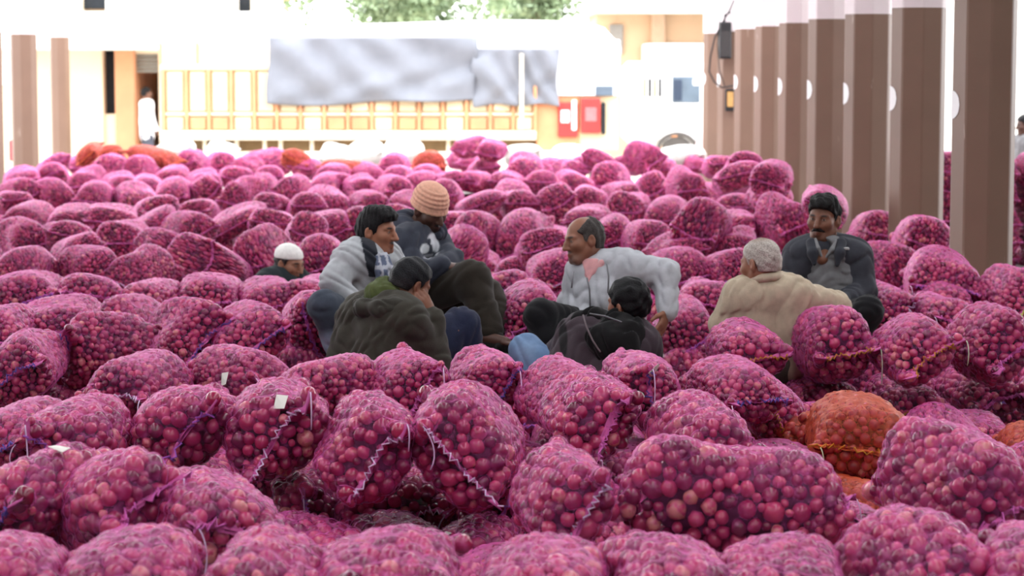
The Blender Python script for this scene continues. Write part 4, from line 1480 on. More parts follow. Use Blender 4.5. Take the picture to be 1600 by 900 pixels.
# ------------------------------------------------------------------ people: smooth-blended volumes turned into one surface
class Volume:
    def __init__(s, pts, h, pad=0.2):
        pts = np.asarray(pts, float)
        s.h = h
        s.lo = pts.min(0) - pad
        s.n = np.ceil((pts.max(0) + pad - s.lo) / h).astype(int) + 1
        s.a = np.full(s.n, 0.12, np.float32)

    def _blend(s, lo, hi, fn, k, mode='add'):
        m = 0.05 + k
        i0 = np.clip(np.floor((np.asarray(lo) - m - s.lo) / s.h).astype(int), 0, s.n)
        i1 = np.clip(np.ceil((np.asarray(hi) + m - s.lo) / s.h).astype(int) + 1, 0, s.n)
        if np.any(i1 <= i0):
            return
        sl = tuple(slice(a, b) for a, b in zip(i0, i1))
        x = (s.lo[0] + np.arange(i0[0], i1[0]) * s.h)[:, None, None].astype(np.float32)
        y = (s.lo[1] + np.arange(i0[1], i1[1]) * s.h)[None, :, None].astype(np.float32)
        z = (s.lo[2] + np.arange(i0[2], i1[2]) * s.h)[None, None, :].astype(np.float32)
        d = fn(x, y, z)
        a = s.a[sl]
        if mode == 'add':
            if k > 0:
                g = np.maximum(k - np.abs(a - d), 0) / k
                s.a[sl] = np.minimum(a, d) - g * g * k * 0.25
            else:
                s.a[sl] = np.minimum(a, d)
        elif mode == 'cut':
            d = -d
            if k > 0:
                g = np.maximum(k - np.abs(a - d), 0) / k
                s.a[sl] = np.maximum(a, d) + g * g * k * 0.25
            else:
                s.a[sl] = np.maximum(a, d)
        elif mode == 'raise':
            s.a[sl] = a - d

    def limb(s, p, q, r1, r2=None, k=0.02, mode='add'):
        p, q = np.asarray(p, float), np.asarray(q, float)
        r2 = r1 if r2 is None else r2
        v = q - p
        L2 = float(v @ v) + 1e-9
        R = max(r1, r2)

        def fn(x, y, z):
            dx, dy, dz = x - p[0], y - p[1], z - p[2]
            t = np.clip((dx * v[0] + dy * v[1] + dz * v[2]) / L2, 0, 1)
            return np.sqrt((dx - t * v[0]) ** 2 + (dy - t * v[1]) ** 2 + (dz - t * v[2]) ** 2) - (r1 + (r2 - r1) * t)
        s._blend(np.minimum(p, q) - R, np.maximum(p, q) + R, fn, k, mode)

    def chain(s, pts, rs, k=0.02):
        for i in range(len(pts) - 1):
            s.limb(pts[i], pts[i + 1], rs[i], rs[i + 1], k)

    def ball(s, c, r, R=None, k=0.02, mode='add'):
        c = np.asarray(c, float)
        r = np.asarray(r, float) * np.ones(3)
        R = np.eye(3) if R is None else R
        ext = np.sqrt(((R * r) ** 2).sum(1))

        def fn(x, y, z):
            dx, dy, dz = x - c[0], y - c[1], z - c[2]
            q = [R[0, i] * dx + R[1, i] * dy + R[2, i] * dz for i in range(3)]
            k0 = np.sqrt((q[0] / r[0]) ** 2 + (q[1] / r[1]) ** 2 + (q[2] / r[2]) ** 2) + 1e-6
            k1 = np.sqrt((q[0] / r[0] ** 2) ** 2 + (q[1] / r[1] ** 2) ** 2 + (q[2] / r[2] ** 2) ** 2) + 1e-6
            return k0 * (k0 - 1) / k1
        s._blend(c - ext, c + ext, fn, k, mode)

    def field(s, fn, mode):
        s._blend(s.lo, s.lo + s.n * s.h, fn, 0, mode)

    def folds(s, amp, wave, seed, aniso=(1, 1, 1)):
        rng = np.random.default_rng(seed)
        ks = [rng.normal(size=3) * np.array(aniso) for _ in range(4)]
        ks = [k / np.linalg.norm(k) * 6.28 / (wave * rng.uniform(1.1, 2.2)) for k in ks]
        ph = rng.uniform(0, 6.28, 4)

        def fn(x, y, z):
            w = np.sin(ks[0][0] * x + ks[0][1] * y + ks[0][2] * z + ph[0])
            v = np.sin(ks[1][0] * x + ks[1][1] * y + ks[1][2] * z + ph[1] + 1.6 * w)
            u = np.sin(ks[2][0] * x + ks[2][1] * y + ks[2][2] * z + ph[2] + 1.3 * v)
            return (amp * (1.1 * np.abs(v) + 0.9 * np.abs(u) - 1.15)).astype(np.float32)
        s.field(fn, 'raise')

    def mesh(s, name, mat, tint, paint=()):
        a = s.a
        nx, ny, nz = a.shape
        ncell = (nx - 1) * (ny - 1) * (nz - 1)
        acc = np.zeros((0,), np.int64)
        cells, pos, quads = [], [], []
        stride = np.array([(ny - 1) * (nz - 1), nz - 1, 1])
        for ax in range(3):
            sl0 = [slice(None)] * 3
            sl1 = [slice(None)] * 3
            sl0[ax] = slice(0, -1)
            sl1[ax] = slice(1, None)
            A, Bv = a[tuple(sl0)], a[tuple(sl1)]
            m = (A < 0) != (Bv < 0)
            o1, o2 = [(1, 2), (2, 0), (0, 1)][ax]
            lim = [slice(None)] * 3
            I = np.argwhere(m)
            ok = (I[:, o1] > 0) & (I[:, o2] > 0) & (I[:, o1] < a.shape[o1] - 1) & (I[:, o2] < a.shape[o2] - 1)
            I = I[ok]
            if not len(I):
                continue
            va, vb = A[tuple(I.T)], Bv[tuple(I.T)]
            t = va / (va - vb)
            pt = I.astype(float)
            pt[:, ax] += t
            e1 = np.zeros(3, int)
            e1[o1] = 1
            e2 = np.zeros(3, int)
            e2[o2] = 1
            cs = [(I - e1 - e2) @ stride, (I - e2) @ stride, I @ stride, (I - e1) @ stride]
            for c in cs:
                cells.append(c)
                pos.append(pt)
            q = np.stack(cs, 1)
            fl = va < 0
            q[~fl] = q[~fl][:, ::-1]
            quads.append(q)
        cells = np.concatenate(cells)
        pos = np.concatenate(pos)
        uq, inv = np.unique(cells, return_inverse=True)
        cnt = np.bincount(inv)
        v = np.stack([np.bincount(inv, pos[:, i]) / cnt for i in range(3)], 1) * s.h + s.lo
        f = np.searchsorted(uq, np.concatenate(quads))
        me = np_mesh(name, v, f, mat)
        col = np.tile(np.array(tint[:3], float), (len(v), 1))
        for pr in paint:
            w = pr[0](v)[:, None]
            col = col * (1 - w) + np.array(pr[1][:3]) * w
        at = me.color_attributes.new('tint', 'FLOAT_COLOR', 'POINT')
        at.data.foreach_set('color', np.concatenate([col, np.ones((len(v), 1))], 1).astype(np.float32).ravel())
        return me


def spot(c, r, soft=0.5):
    """paint weight inside an ellipsoid given by centre and radii in the frame R"""
    def w(v, c=np.asarray(c[0], float), R=c[1], r=np.asarray(r, float) * np.ones(3)):
        q = (v - c) @ R
        d = np.sqrt(np.sum((q / r) ** 2, 1))
        return np.clip((1 - d) / soft, 0, 1)
    return w


SKIN = painted('skin', rough=0.5, bump=0.05, bscale=150, spec=0.4, var=0.08, nscale=40)
CLOTH = painted('cloth', rough=0.9, bump=0.35, bscale=260, spec=0.15, sheen=0.1, var=0.14, nscale=26)
HAIRM = painted('hair_strands', rough=0.6, bump=0.9, bscale=170, spec=0.2, var=0.4, nscale=120)
KNIT = painted('ribbed_knit', rough=0.95, bump=0.5, bscale=190, spec=0.1, sheen=0.2, var=0.12, nscale=60)
DARK = srgb(24, 20, 20)


def unit(v):
    v = np.asarray(v, float)
    return v / (np.linalg.norm(v) + 1e-9)


def frame(fwd, up=(0, 0, 1), tilt=0.0):
    f = unit(fwd)
    r = unit(np.cross(f, up))
    u = np.cross(r, f)
    if tilt:
        r, u = math.cos(tilt) * r + math.sin(tilt) * u, -math.sin(tilt) * r + math.cos(tilt) * u
    return np.stack([r, f, u], 1)


def add_head(vol, c, R, neck, k=1.0):
    g = lambda x, y, z: c + R @ (np.array([x, y, z]) * k)
    vol.ball(g(0, -0.014, 0.036), np.array([0.074, 0.095, 0.082]) * k, R, 0.02)
    vol.ball(g(0, 0.022, -0.034), np.array([0.060, 0.066, 0.078]) * k, R, 0.035)
    vol.limb(g(-0.022, 0.058, -0.094), g(0.022, 0.058, -0.094), 0.019 * k, None, 0.03)
    for sx in (-1, 1):
        vol.limb(g(sx * 0.052, -0.002, -0.05), g(sx * 0.024, 0.05, -0.09), 0.02 * k, 0.018 * k, 0.03)
        vol.ball(g(sx * 0.042, 0.056, -0.018), 0.026 * k, R, 0.025)
        vol.limb(g(sx * 0.012, 0.082, 0.024), g(sx * 0.046, 0.068, 0.024), 0.011 * k, 0.009 * k, 0.014)
        vol.ball(g(sx * 0.031, 0.098, 0.008), np.array([0.019, 0.02, 0.012]) * k, R, 0.012, 'cut')
        vol.ball(g(sx * 0.031, 0.072, 0.007), 0.0135 * k, R, 0.004)
        vol.ball(g(sx * 0.0125, 0.094, -0.032), np.array([0.008, 0.011, 0.008]) * k, R, 0.006)
        ER = R @ np.array(Matrix.Rotation(sx * 0.35, 3, 'Z'))
        vol.ball(g(sx * 0.078, -0.010, -0.004), np.array([0.010, 0.021, 0.034]) * k, ER, 0.008)
        vol.ball(g(sx * 0.086, -0.004, 0.002), np.array([0.006, 0.010, 0.017]) * k, ER, 0.005, 'cut')
    vol.chain([g(0, 0.082, 0.022), g(0, 0.099, -0.008), g(0, 0.111, -0.028)], [0.009 * k, 0.010 * k, 0.0125 * k], 0.012)
    vol.chain([g(-0.021, 0.080, -0.061), g(0, 0.089, -0.058), g(0.021, 0.080, -0.061)], [0.004 * k, 0.0065 * k, 0.004 * k], 0.008)
    vol.chain([g(-0.017, 0.079, -0.070), g(0, 0.086, -0.072), g(0.017, 0.079, -0.070)], [0.004 * k, 0.0072 * k, 0.004 * k], 0.008)
    vol.limb(g(0, -0.03, -0.05), neck, 0.054 * k, 0.058, 0.03)


def face_paint(c, R, skin, brow=DARK, stubble=None, moustache=None, k=1.0):
    g = lambda x, y, z: c + R @ (np.array([x, y, z]) * k)
    s = np.array(skin[:3])
    out = []
    if stubble is not None:
        out.append((spot((g(0, 0.05, -0.085), R), np.array([0.068, 0.062, 0.05]) * k, 0.6), stubble))
    out.append((spot((g(0, 0.088, -0.065), R), np.array([0.022, 0.02, 0.011]) * k, 0.6), (*(s * np.array([0.85, 0.62, 0.6])), 1)))
    for sx in (-1, 1):
        out.append((spot((g(sx * 0.031, 0.085, 0.006), R), np.array([0.021, 0.03, 0.013]) * k, 0.7), (*(s * 0.55), 1)))
        out.append((spot((g(sx * 0.031, 0.085, 0.006), R), np.array([0.0125, 0.02, 0.0055]) * k, 0.5), srgb(150, 134, 124)))
        out.append((spot((g(sx * 0.031, 0.086, 0.007), R), np.array([0.0062, 0.02, 0.007]) * k, 0.4), srgb(20, 14, 12)))
        out.append((spot((g(sx * 0.031, 0.082, 0.0265), R), np.array([0.024, 0.03, 0.0075]) * k, 0.5), brow))
    if moustache is not None:
        out.append((spot((g(0, 0.09, -0.049), R), np.array([0.031, 0.03, 0.0095]) * k, 0.4), moustache))
    return out


def hair_mesh(c, R, tint, line, thick=0.011, k=1.0, top=None, rough=0.004, paint=(), seed=1, h=0.0045, front=None, quiff=0.0):
    """hair cap; line gives (y, z) points of the hairline from brow to nape in head space"""
    vol = Volume([c], h, 0.2)
    g = lambda x, y, z: c + R @ (np.array([x, y, z]) * k)
    vol.ball(g(0, -0.014, 0.036), (np.array([0.074, 0.095, 0.082]) + thick) * k, R, 0)
    vol.ball(g(0, -0.045, -0.01), (np.array([0.062, 0.062, 0.075]) + thick * 0.7) * k, R, 0.03)
    if quiff:
        vol.ball(g(0.0, 0.055, 0.088), np.array([0.058, 0.045, 0.03]) * k * (1 + quiff), R, 0.03)
        vol.ball(g(0.0, 0.0, 0.112), np.array([0.062, 0.065, 0.022]) * k, R, 0.03)
    rng = np.random.default_rng(seed)
    ks = rng.normal(size=(4, 3)) * 95
    ph = rng.uniform(0, 6.28, 4)

    def nz(x, y, z):
        t = 0
        for i in range(4):
            t = t + np.sin(ks[i][0] * x + ks[i][1] * y + ks[i][2] * z + ph[i])
        return (rough * 0.4 * t).astype(np.float32)
    vol.field(nz, 'raise')
    ys = [p[0] for p in line][::-1]
    zs = [p[1] for p in line][::-1]

    def below(x, y, z):
        dx, dy, dz = x - c[0], y - c[1], z - c[2]
        ly = (R[0, 1] * dx + R[1, 1] * dy + R[2, 1] * dz) / k
        lz = (R[0, 2] * dx + R[1, 2] * dy + R[2, 2] * dz) / k
        cut = np.interp(ly, ys, zs).astype(np.float32)
        return (lz - cut) * 0.75
    vol.field(below, 'cut')
    if top is not None:
        vol.ball(g(*top[0]), np.array(top[1]) * k, R, 0.01, 'cut')
    return vol.mesh('hair', HAIRM, tint, paint)


SHORT = [(0.13, 0.072), (0.085, 0.066), (0.055, 0.052), (0.03, 0.03), (0.026, 0.0), (0.006, -0.012), (0.0, 0.02), (-0.03, 0.01), (-0.034, -0.045), (-0.14, -0.058)]
CROP = [(0.13, 0.085), (0.085, 0.078), (0.05, 0.06), (0.026, 0.035), (0.02, 0.0), (0.004, -0.006), (0.0, 0.025), (-0.03, 0.015), (-0.034, -0.04), (-0.14, -0.05)]


def add_hand(vol, wrist, dirv, palm_n, curl=0.5, thumb_side=1, size=1.0, spread=0.12):
    """palm, four jointed fingers of unequal length and a thumb from the side of the palm"""
    d = unit(dirv)
    n = unit(np.asarray(palm_n, float) - d * np.dot(palm_n, d))
    s = np.cross(d, n) * thumb_side
    w = np.asarray(wrist, float)
    pal = w + d * 0.052 * size
    R = np.stack([s, d, n], 1)
    vol.limb(w - d * 0.02, w + d * 0.02, 0.026 * size, 0.024 * size, 0.02)
    vol.ball(pal, np.array([0.040, 0.050, 0.016]) * size, R, 0.018)
    for i, (off, ln) in enumerate(((0.029, 0.070), (0.010, 0.079), (-0.010, 0.073), (-0.028, 0.056))):
        p = w + (d * 0.09 + s * off) * size
        dd = unit(d + s * off * spread * 25)
        ang = 0.0
        pts = [p - d * 0.02]
        cur = p
        pts.append(cur)
        for j, fr in enumerate((0.42, 0.32, 0.26)):
            ang += curl * (0.75, 0.9, 0.6)[j]
            v = math.cos(ang) * dd + math.sin(ang) * n
            cur = cur + v * ln * fr * size * 1.05
            pts.append(cur)
        vol.chain(pts, [0.010 * size, 0.0098 * size, 0.0092 * size, 0.0085 * size, 0.0072 * size], 0.006)
    b = w + (d * 0.03 + s * 0.03) * size
    t1 = b + (d * 0.035 + s * 0.028 + n * 0.012) * size
    t2 = t1 + (d * 0.032 + s * 0.006 + n * (0.01 + 0.02 * curl)) * size
    vol.chain([b, t1, t2], [0.014 * size, 0.0105 * size, 0.0085 * size], 0.01)


def collar_ring(vol, c, R, rx, ry, r, k=0.012, gap=0.0, drop=0.0):
    """ring about a neck; gap opens it at the front, drop lowers the front"""
    n = 22
    pts = []
    for i in range(n + 1):
        w = math.pi / 2 + gap + (2 * math.pi - 2 * gap) * i / n
        pts.append(c + R @ np.array([rx * math.cos(w), ry * math.sin(w), -drop * max(0, math.sin(w))]))
    vol.chain(pts, [r] * (n + 1), k)


def person(base, label, group='people on and around the sacks'):
    return empty('person', base, label, 'person', group)


def attach(root, me, name=None):
    o = bpy.data.objects.new(name or me.name, me)
    o.parent = root
    o.location = -root.location
    COL.objects.link(o)
    return o


def top_volume(pts, h=0.0075):
    return Volume(pts, h, 0.26)


def torso(vol, shl, shr, neck, pelvis, r_sh, r_mid, r_hip, half=0.075, belly=0.0, fwd=(0, -1, 0)):
    """shirt volume from shoulders to hips"""
    shl, shr, neck, pelvis = (np.asarray(v, float) for v in (shl, shr, neck, pelvis))
    side = unit(shr - shl)
    mid = (shl + shr) / 2
    wid = np.linalg.norm(shr - shl)
    vol.limb(shl, shr, r_sh, r_sh, 0.03)
    low = mid * 0.72 + pelvis * 0.28
    for s in (-1, 1):
        a = mid + side * s * (wid * 0.24)
        b = mid * 0.45 + pelvis * 0.55 + side * s * half * 0.95
        c = pelvis + side * s * half
        vol.chain([a, b, c], [r_mid, r_mid * 0.98, r_hip], 0.06)
        vol.limb(neck + (mid - neck) * 0.4, mid + side * s * wid * 0.30, 0.052, 0.07, 0.045)
    if belly:
        vol.ball(mid * 0.4 + pelvis * 0.6 + np.asarray(fwd) * belly, [0.13, 0.1, 0.13], None, 0.08)


def sleeve(vol, sh, el, wr, r0=0.068, r1=0.058, r2=0.044, k=0.03):
    vol.limb(sh, el, r0, r1, k)
    vol.limb(el, wr, r1 * 0.98, r2, 0.03)


def cuff(vol, el, wr, r=0.047, ln=0.03):
    d = unit(np.asarray(wr) - np.asarray(el))
    vol.limb(np.asarray(wr) - d * ln, wr, r, r * 0.96, 0.006)


def under_body(vol, shl, shr, neck, pelvis, arms=(), legs=()):
    mid = (np.asarray(shl) + np.asarray(shr)) / 2
    vol.limb(neck, mid, 0.056, 0.07, 0.04)
    vol.chain([mid, pelvis], [0.08, 0.085], 0.04)
    vol.limb(shl, shr, 0.042, 0.042, 0.03)
    for a in arms:
        vol.chain([a[0], a[1], a[2]], [0.046, 0.036, 0.026], 0.02)
    for l in legs:
        vol.chain([l[0], l[1], l[2]], [0.075, 0.05, 0.036], 0.03)


def trousers(vol, legs, pelvis, r0=0.095, r1=0.075, r2=0.062):
    for l in legs:
        vol.limb(pelvis, l[0], 0.12, 0.105, 0.04)
        vol.limb(l[0], l[1], r0, r1, 0.04)
        vol.limb(l[1], l[2], r1 * 0.95, r2, 0.035)


def foot(vol, heel, toe, h=0.03):
    heel, toe = np.asarray(heel, float), np.asarray(toe, float)
    vol.limb(heel, toe, 0.034, 0.028, 0.02)
    d = unit(toe - heel)
    s = unit(np.cross(d, [0, 0, 1.0]))
    for i, o in enumerate((0.022, 0.009, -0.004, -0.015, -0.025)):
        vol.limb(toe + s * o, toe + s * o + d * (0.04 - 0.005 * i), 0.012 - 0.0012 * i, 0.009, 0.006)

# ---- 1 man in the light grey hoodie with a plaid scarf, profile to the right
d = 11.7
hc = P(590, 362, d)
R = frame((0.90, -0.42, -0.06))
neck = P(577, 402, d + 0.02)
shn, shf = P(545, 408, d - 0.17), P(606, 408, d + 0.16)          # near and far shoulder
pel = P(568, 492, d + 0.05)
el_n, wr_n = P(521, 440, d - 0.26), P(546, 464, d - 0.30)
el_f, wr_f = P(634, 452, d + 0.12), P(622, 478, d - 0.05)
hipn, kneen, ankn = P(560, 500, d - 0.12), P(506, 478, d - 0.42), P(532, 556, d - 0.40)
hipf, kneef, ankf = P(585, 500, d + 0.08), P(640, 486, d - 0.1), P(610, 545, d - 0.3)
skin = srgb(158, 104, 80)
root = person(P(568, 545, d), 'man in a light grey hoodie with black yoke and plaid scarf, in profile')
v = Volume([hc, neck, shn, shf, pel, el_n, wr_n, wr_f, kneen, ankn, kneef, ankf], 0.0055, 0.16)
add_head(v, hc, R, neck)
under_body(v, shn, shf, neck, pel, [(shn, el_n, wr_n), (shf, el_f, wr_f)], [(hipn, kneen, ankn), (hipf, kneef, ankf)])
add_hand(v, wr_n, P(566, 466, d - 0.28) - wr_n, (0.1, 0.3, -1), 0.5, 1)
add_hand(v, wr_f, P(606, 484, d - 0.12) - wr_f, (-0.2, 0, -1), 0.5, -1)
attach(root, v.mesh('body', SKIN, skin, face_paint(hc, R, skin, stubble=srgb(128, 84, 68), moustache=srgb(46, 32, 28))))
o = attach(root, hair_mesh(hc, R, srgb(24, 22, 24), [(0.13, 0.07), (0.09, 0.062), (0.06, 0.055), (0.035, 0.035), (0.028, -0.005), (0.006, -0.02), (0.0, 0.016), (-0.03, 0.006), (-0.034, -0.055), (-0.14, -0.06)], 0.010, quiff=0.06, seed=3))
t = top_volume([shn, shf, pel, el_n, wr_n, el_f, wr_f, neck])
torso(t, shn, shf, neck, pel, 0.082, 0.122, 0.128)
sleeve(t, shn, el_n, wr_n, 0.08, 0.066, 0.05)
sleeve(t, shf, el_f, wr_f, 0.08, 0.066, 0.05)
t.folds(0.0072, 0.10, 11)
cuff(t, el_n, wr_n)
cuff(t, el_f, wr_f)
BR = frame(unit(np.cross([0, 0, 1.0], shn - shf)) * -1)
yoke = srgb(40, 42, 50)


def yoke_paint(vv, d=d):
    px = to_px(vv)
    ins = (px[:, 0] > 566 + 0.22 * (px[:, 1] - 385)) & (px[:, 0] < 588 + 0.30 * (px[:, 1] - 385)) & (px[:, 1] < 433) & (vv[:, 1] < d + 0.05)
    return ins.astype(float)


attach(root, t.mesh('hoodie', CLOTH, srgb(172, 174, 178), [(yoke_paint, yoke)]))
hd = top_volume([neck, shn], 0.007)
HR = frame((0.8, -0.5, 0.25))
collar_ring(hd, P(572, 396, d + 0.02), HR, 0.082, 0.10, 0.032, 0.03, 0.5, 0.05)
hd.ball(P(548, 388, d + 0.02), [0.06, 0.10, 0.045], None, 0.03)
hd.folds(0.007, 0.08, 5)
attach(root, hd.mesh('hood', CLOTH, srgb(168, 170, 174)))
sc = top_volume([neck, P(610, 440, d - 0.1)], 0.006)
collar_ring(sc, P(581, 397, d), frame((0.86, -0.5, -0.1)), 0.066, 0.074, 0.019, 0.01, 0.0, 0.03)
sc.chain([P(600, 402, d - 0.12), P(606, 420, d - 0.16), P(607, 446, d - 0.17)], [0.026, 0.028, 0.03], 0.01)
sc.chain([P(590, 400, d - 0.14), P(594, 424, d - 0.18), P(597, 448, d - 0.18)], [0.02, 0.025, 0.026], 0.01)
sc.folds(0.006, 0.04, 9, (1, 1, 0.2))
stripe = srgb(216, 216, 222)


def plaid(vv):
    return (((np.sin((vv[:, 2]) * 95) > 0.6) | (np.sin((vv[:, 0] + 0.4 * vv[:, 1]) * 150) > 0.5)) * 0.55).astype(float)


attach(root, sc.mesh('scarf', CLOTH, srgb(96, 104, 126), [(plaid, stripe)]))
tr = top_volume([hipn, kneen, ankn, hipf, kneef, ankf, pel], 0.009)
trousers(tr, [(hipn, kneen, ankn), (hipf, kneef, ankf)], pel)
tr.folds(0.0055, 0.12, 4)
attach(root, tr.mesh('trousers', CLOTH, srgb(64, 70, 82), [(spot((ankn, np.eye(3)), [0.2, 0.3, 0.16], 0.3), srgb(140, 152, 172))]))

# ---- 2 man in the peach beanie, dark hoodie, legs crossed
d = 12.25
hc = P(672, 328, d)
R = frame((0.62, -0.68, -0.42), tilt=-0.05)
neck = P(652, 362, d + 0.03)
shn, shf = P(632, 384, d - 0.14), P(676, 380, d + 0.20)
pel = P(640, 468, d + 0.12)
el_n, wr_n = P(650, 436, d - 0.30), P(690, 414, d - 0.36)
el_f, wr_f = P(704, 408, d - 0.04), P(676, 420, d - 0.30)
hipn, kneen, ankn = P(655, 458, d - 0.12), P(738, 436, d - 0.42), P(764, 516, d - 0.55)
hipf, kneef, ankf = P(660, 466, d + 0.12), P(758, 462, d - 0.12), P(790, 514, d - 0.32)
skin = srgb(84, 54, 44)
root = person(P(640, 520, d), 'man in a peach knitted beanie and dark hoodie, legs crossed, looking down')
v = Volume([hc, neck, shn, shf, pel, el_n, wr_n, wr_f, kneen, ankn, kneef, ankf], 0.0055, 0.18)
add_head(v, hc, R, neck)
under_body(v, shn, shf, neck, pel, [(shn, el_n, wr_n), (shf, el_f, wr_f)], [(hipn, kneen, ankn), (hipf, kneef, ankf)])
add_hand(v, wr_n, P(708, 416, d - 0.36) - wr_n, (0, 0.2, -1), 0.5, 1)
add_hand(v, wr_f, P(660, 428, d - 0.36) - wr_f, (0, 0.2, -1), 0.5, -1)
foot(v, P(757, 527, d - 0.58), P(790, 535, d - 0.66))
foot(v, P(786, 526, d - 0.34), P(812, 536, d - 0.46))
v.limb(ankn, P(757, 527, d - 0.58), 0.036, 0.036, 0.02)
attach(root, v.mesh('body', SKIN, skin, face_paint(hc, R, skin, stubble=srgb(38, 26, 24), moustache=srgb(24, 18, 18))))
# beanie
bn = Volume([hc], 0.0045, 0.2)
g = lambda x, y, z: hc + R @ np.array([x, y, z])
bn.ball(g(0, -0.014, 0.052), [0.089, 0.108, 0.088], R, 0)
bn.ball(g(0, -0.018, 0.098), [0.066, 0.078, 0.052], R, 0.03)
for zz in (0.035, 0.056, 0.078, 0.10, 0.12):
    q = math.sqrt(max(0.05, 1 - ((zz - 0.052) / 0.1) ** 2))
    collar_ring(bn, g(0, -0.014, zz), R, 0.088 * q, 0.106 * q, 0.006, 0.006)
collar_ring(bn, g(0, -0.014, 0.018), R, 0.084, 0.103, 0.011, 0.008)


def above(x, y, z):
    dx, dy, dz = x - hc[0], y - hc[1], z - hc[2]
    return (R[0, 2] * dx + R[1, 2] * dy + R[2, 2] * dz) - 0.006


bn.field(above, 'cut')
attach(root, bn.mesh('beanie', KNIT, srgb(226, 170, 146), [(spot((g(0, -0.014, 0.005), R), [0.2, 0.2, 0.024], 0.4), srgb(234, 184, 150))]))
slate = srgb(54, 57, 68)
t = top_volume([shn, shf, pel, el_n, wr_n, el_f, wr_f, neck])
torso(t, shn, shf, neck, pel, 0.09, 0.125, 0.13)
sleeve(t, shn, el_n, wr_n, 0.085, 0.072, 0.05)
sleeve(t, shf, el_f, wr_f, 0.082, 0.07, 0.05)
t.folds(0.0072, 0.11, 21)
cuff(t, el_n, wr_n, 0.05)
cuff(t, el_f, wr_f, 0.05)
pr = [(spot((P(x_, y_, d - 0.15), np.eye(3)), [a_, 0.2, b_], 0.2), c_) for x_, y_, a_, b_, c_ in (
    (676, 374, 0.03, 0.035, srgb(196, 198, 204)), (664, 388, 0.026, 0.03, srgb(204, 206, 210)), (681, 386, 0.022, 0.045, srgb(198, 200, 206)),
    (670, 378, 0.012, 0.02, slate), (673, 392, 0.009, 0.03, slate), (684, 372, 0.007, 0.03, slate), (669, 400, 0.03, 0.01, srgb(150, 152, 160)))]
attach(root, t.mesh('hoodie', CLOTH, slate, pr))
hd = top_volume([neck, shn, shf], 0.007)
collar_ring(hd, P(655, 352, d + 0.05), frame((0.6, -0.7, 0.1)), 0.098, 0.105, 0.036, 0.03, 0.55, 0.06)
hd.ball(P(634, 346, d + 0.10), [0.075, 0.10, 0.07], None, 0.04)
hd.folds(0.008, 0.09, 6)
attach(root, hd.mesh('hood', CLOTH, srgb(60, 63, 75)))
tr = top_volume([hipn, kneen, ankn, hipf, kneef, ankf, pel], 0.009)
trousers(tr, [(hipn, kneen, ankn), (hipf, kneef, ankf)], pel, 0.12, 0.095, 0.075)
tr.folds(0.0055, 0.13, 14)
attach(root, tr.mesh('trousers', CLOTH, srgb(44, 38, 32)))
sd = Volume([P(757, 535, d - 0.58), P(812, 545, d - 0.66)], 0.006, 0.12)
for a_, b_ in ((P(754, 537, d - 0.58), P(800, 543, d - 0.67)), (P(784, 534, d - 0.34), P(822, 544, d - 0.47))):
    sd.limb(a_, b_, 0.03, 0.034, 0.01)
    m_ = a_ * 0.4 + b_ * 0.6
    sd.limb(m_ + [0, -0.03, 0.0], m_ + [0.0, 0.03, 0.045], 0.022, 0.02, 0.01)
attach(root, sd.mesh('sandals', CLOTH, srgb(30, 26, 24)))

# ---- 3 man in the olive jacket seen from behind, cheek on hand
d = 11.0
hc = P(642, 444, d)
R = frame((0.72, 0.52, -0.46), tilt=-0.1)
neck = P(613, 478, d + 0.02)
shl, shr = P(560, 500, d + 0.12), P(634, 502, d - 0.17)
pel = P(575, 592, d - 0.05)
el_l, wr_l = P(545, 560, d + 0.25), P(600, 590, d + 0.35)
el_r, wr_r = P(678, 568, d - 0.06), P(675, 496, d - 0.06)
hipl, kneel, ankl = P(590, 600, d + 0.1), P(668, 540, d + 0.42), P(690, 600, d + 0.40)
hipr, kneer, ankr = P(610, 606, d - 0.05), P(720, 512, d + 0.30), P(738, 600, d + 0.28)
skin = srgb(128, 82, 62)
root = person(P(590, 612, d), 'man in an olive jacket seen from behind, resting his cheek on his hand')
v = Volume([hc, neck, shl, shr, pel, el_l, wr_l, el_r, wr_r, kneel, ankl, kneer, ankr], 0.0055, 0.16)
add_head(v, hc, R, neck)
under_body(v, shl, shr, neck, pel, [(shl, el_l, wr_l), (shr, el_r, wr_r)], [(hipl, kneel, ankl), (hipr, kneer, ankr)])
add_hand(v, wr_r, P(657, 460, d - 0.08) - wr_r, (-0.75, 0.65, 0.0), 0.6, 1, 1.1)
add_hand(v, wr_l, P(625, 598, d + 0.36) - wr_l, (0, 0, -1), 0.5, 1)
attach(root, v.mesh('body', SKIN, skin, face_paint(hc, R, skin, stubble=srgb(96, 66, 54))))
attach(root, hair_mesh(hc, R, srgb(24, 24, 28), CROP, 0.010, seed=7, paint=[(spot((hc + R @ np.array([0, -0.05, -0.03]), R), [0.12, 0.1, 0.06], 0.8), srgb(52, 46, 46))]))
bm = MB()
br = unit(wr_r - el_r)
q1 = unit(np.cross(br, [0, 1, 0]))
q2 = np.cross(br, q1)
c0 = wr_r + br * 0.012
bm.tube([c0 + 0.034 * (math.cos(w) * q1 + math.sin(w) * q2) for w in np.linspace(0, 2 * math.pi, 19)], 0.0045, 5)
part(bm, 'bracelet', surface('pale_thread_bracelet', srgb(226, 196, 188)), root, True)
olive = srgb(60, 57, 50)
t = top_volume([shl, shr, pel, el_l, wr_l, el_r, wr_r, neck])
torso(t, shl, shr, neck, pel, 0.105, 0.15, 0.165, half=0.10)
sleeve(t, shl, el_l, wr_l, 0.10, 0.085, 0.06)
sleeve(t, shr, el_r, wr_r - (wr_r - el_r) * 0.06, 0.098, 0.082, 0.062)
t.folds(0.0072, 0.12, 31)
cuff(t, el_r, wr_r - (wr_r - el_r) * 0.05, 0.064, 0.03)


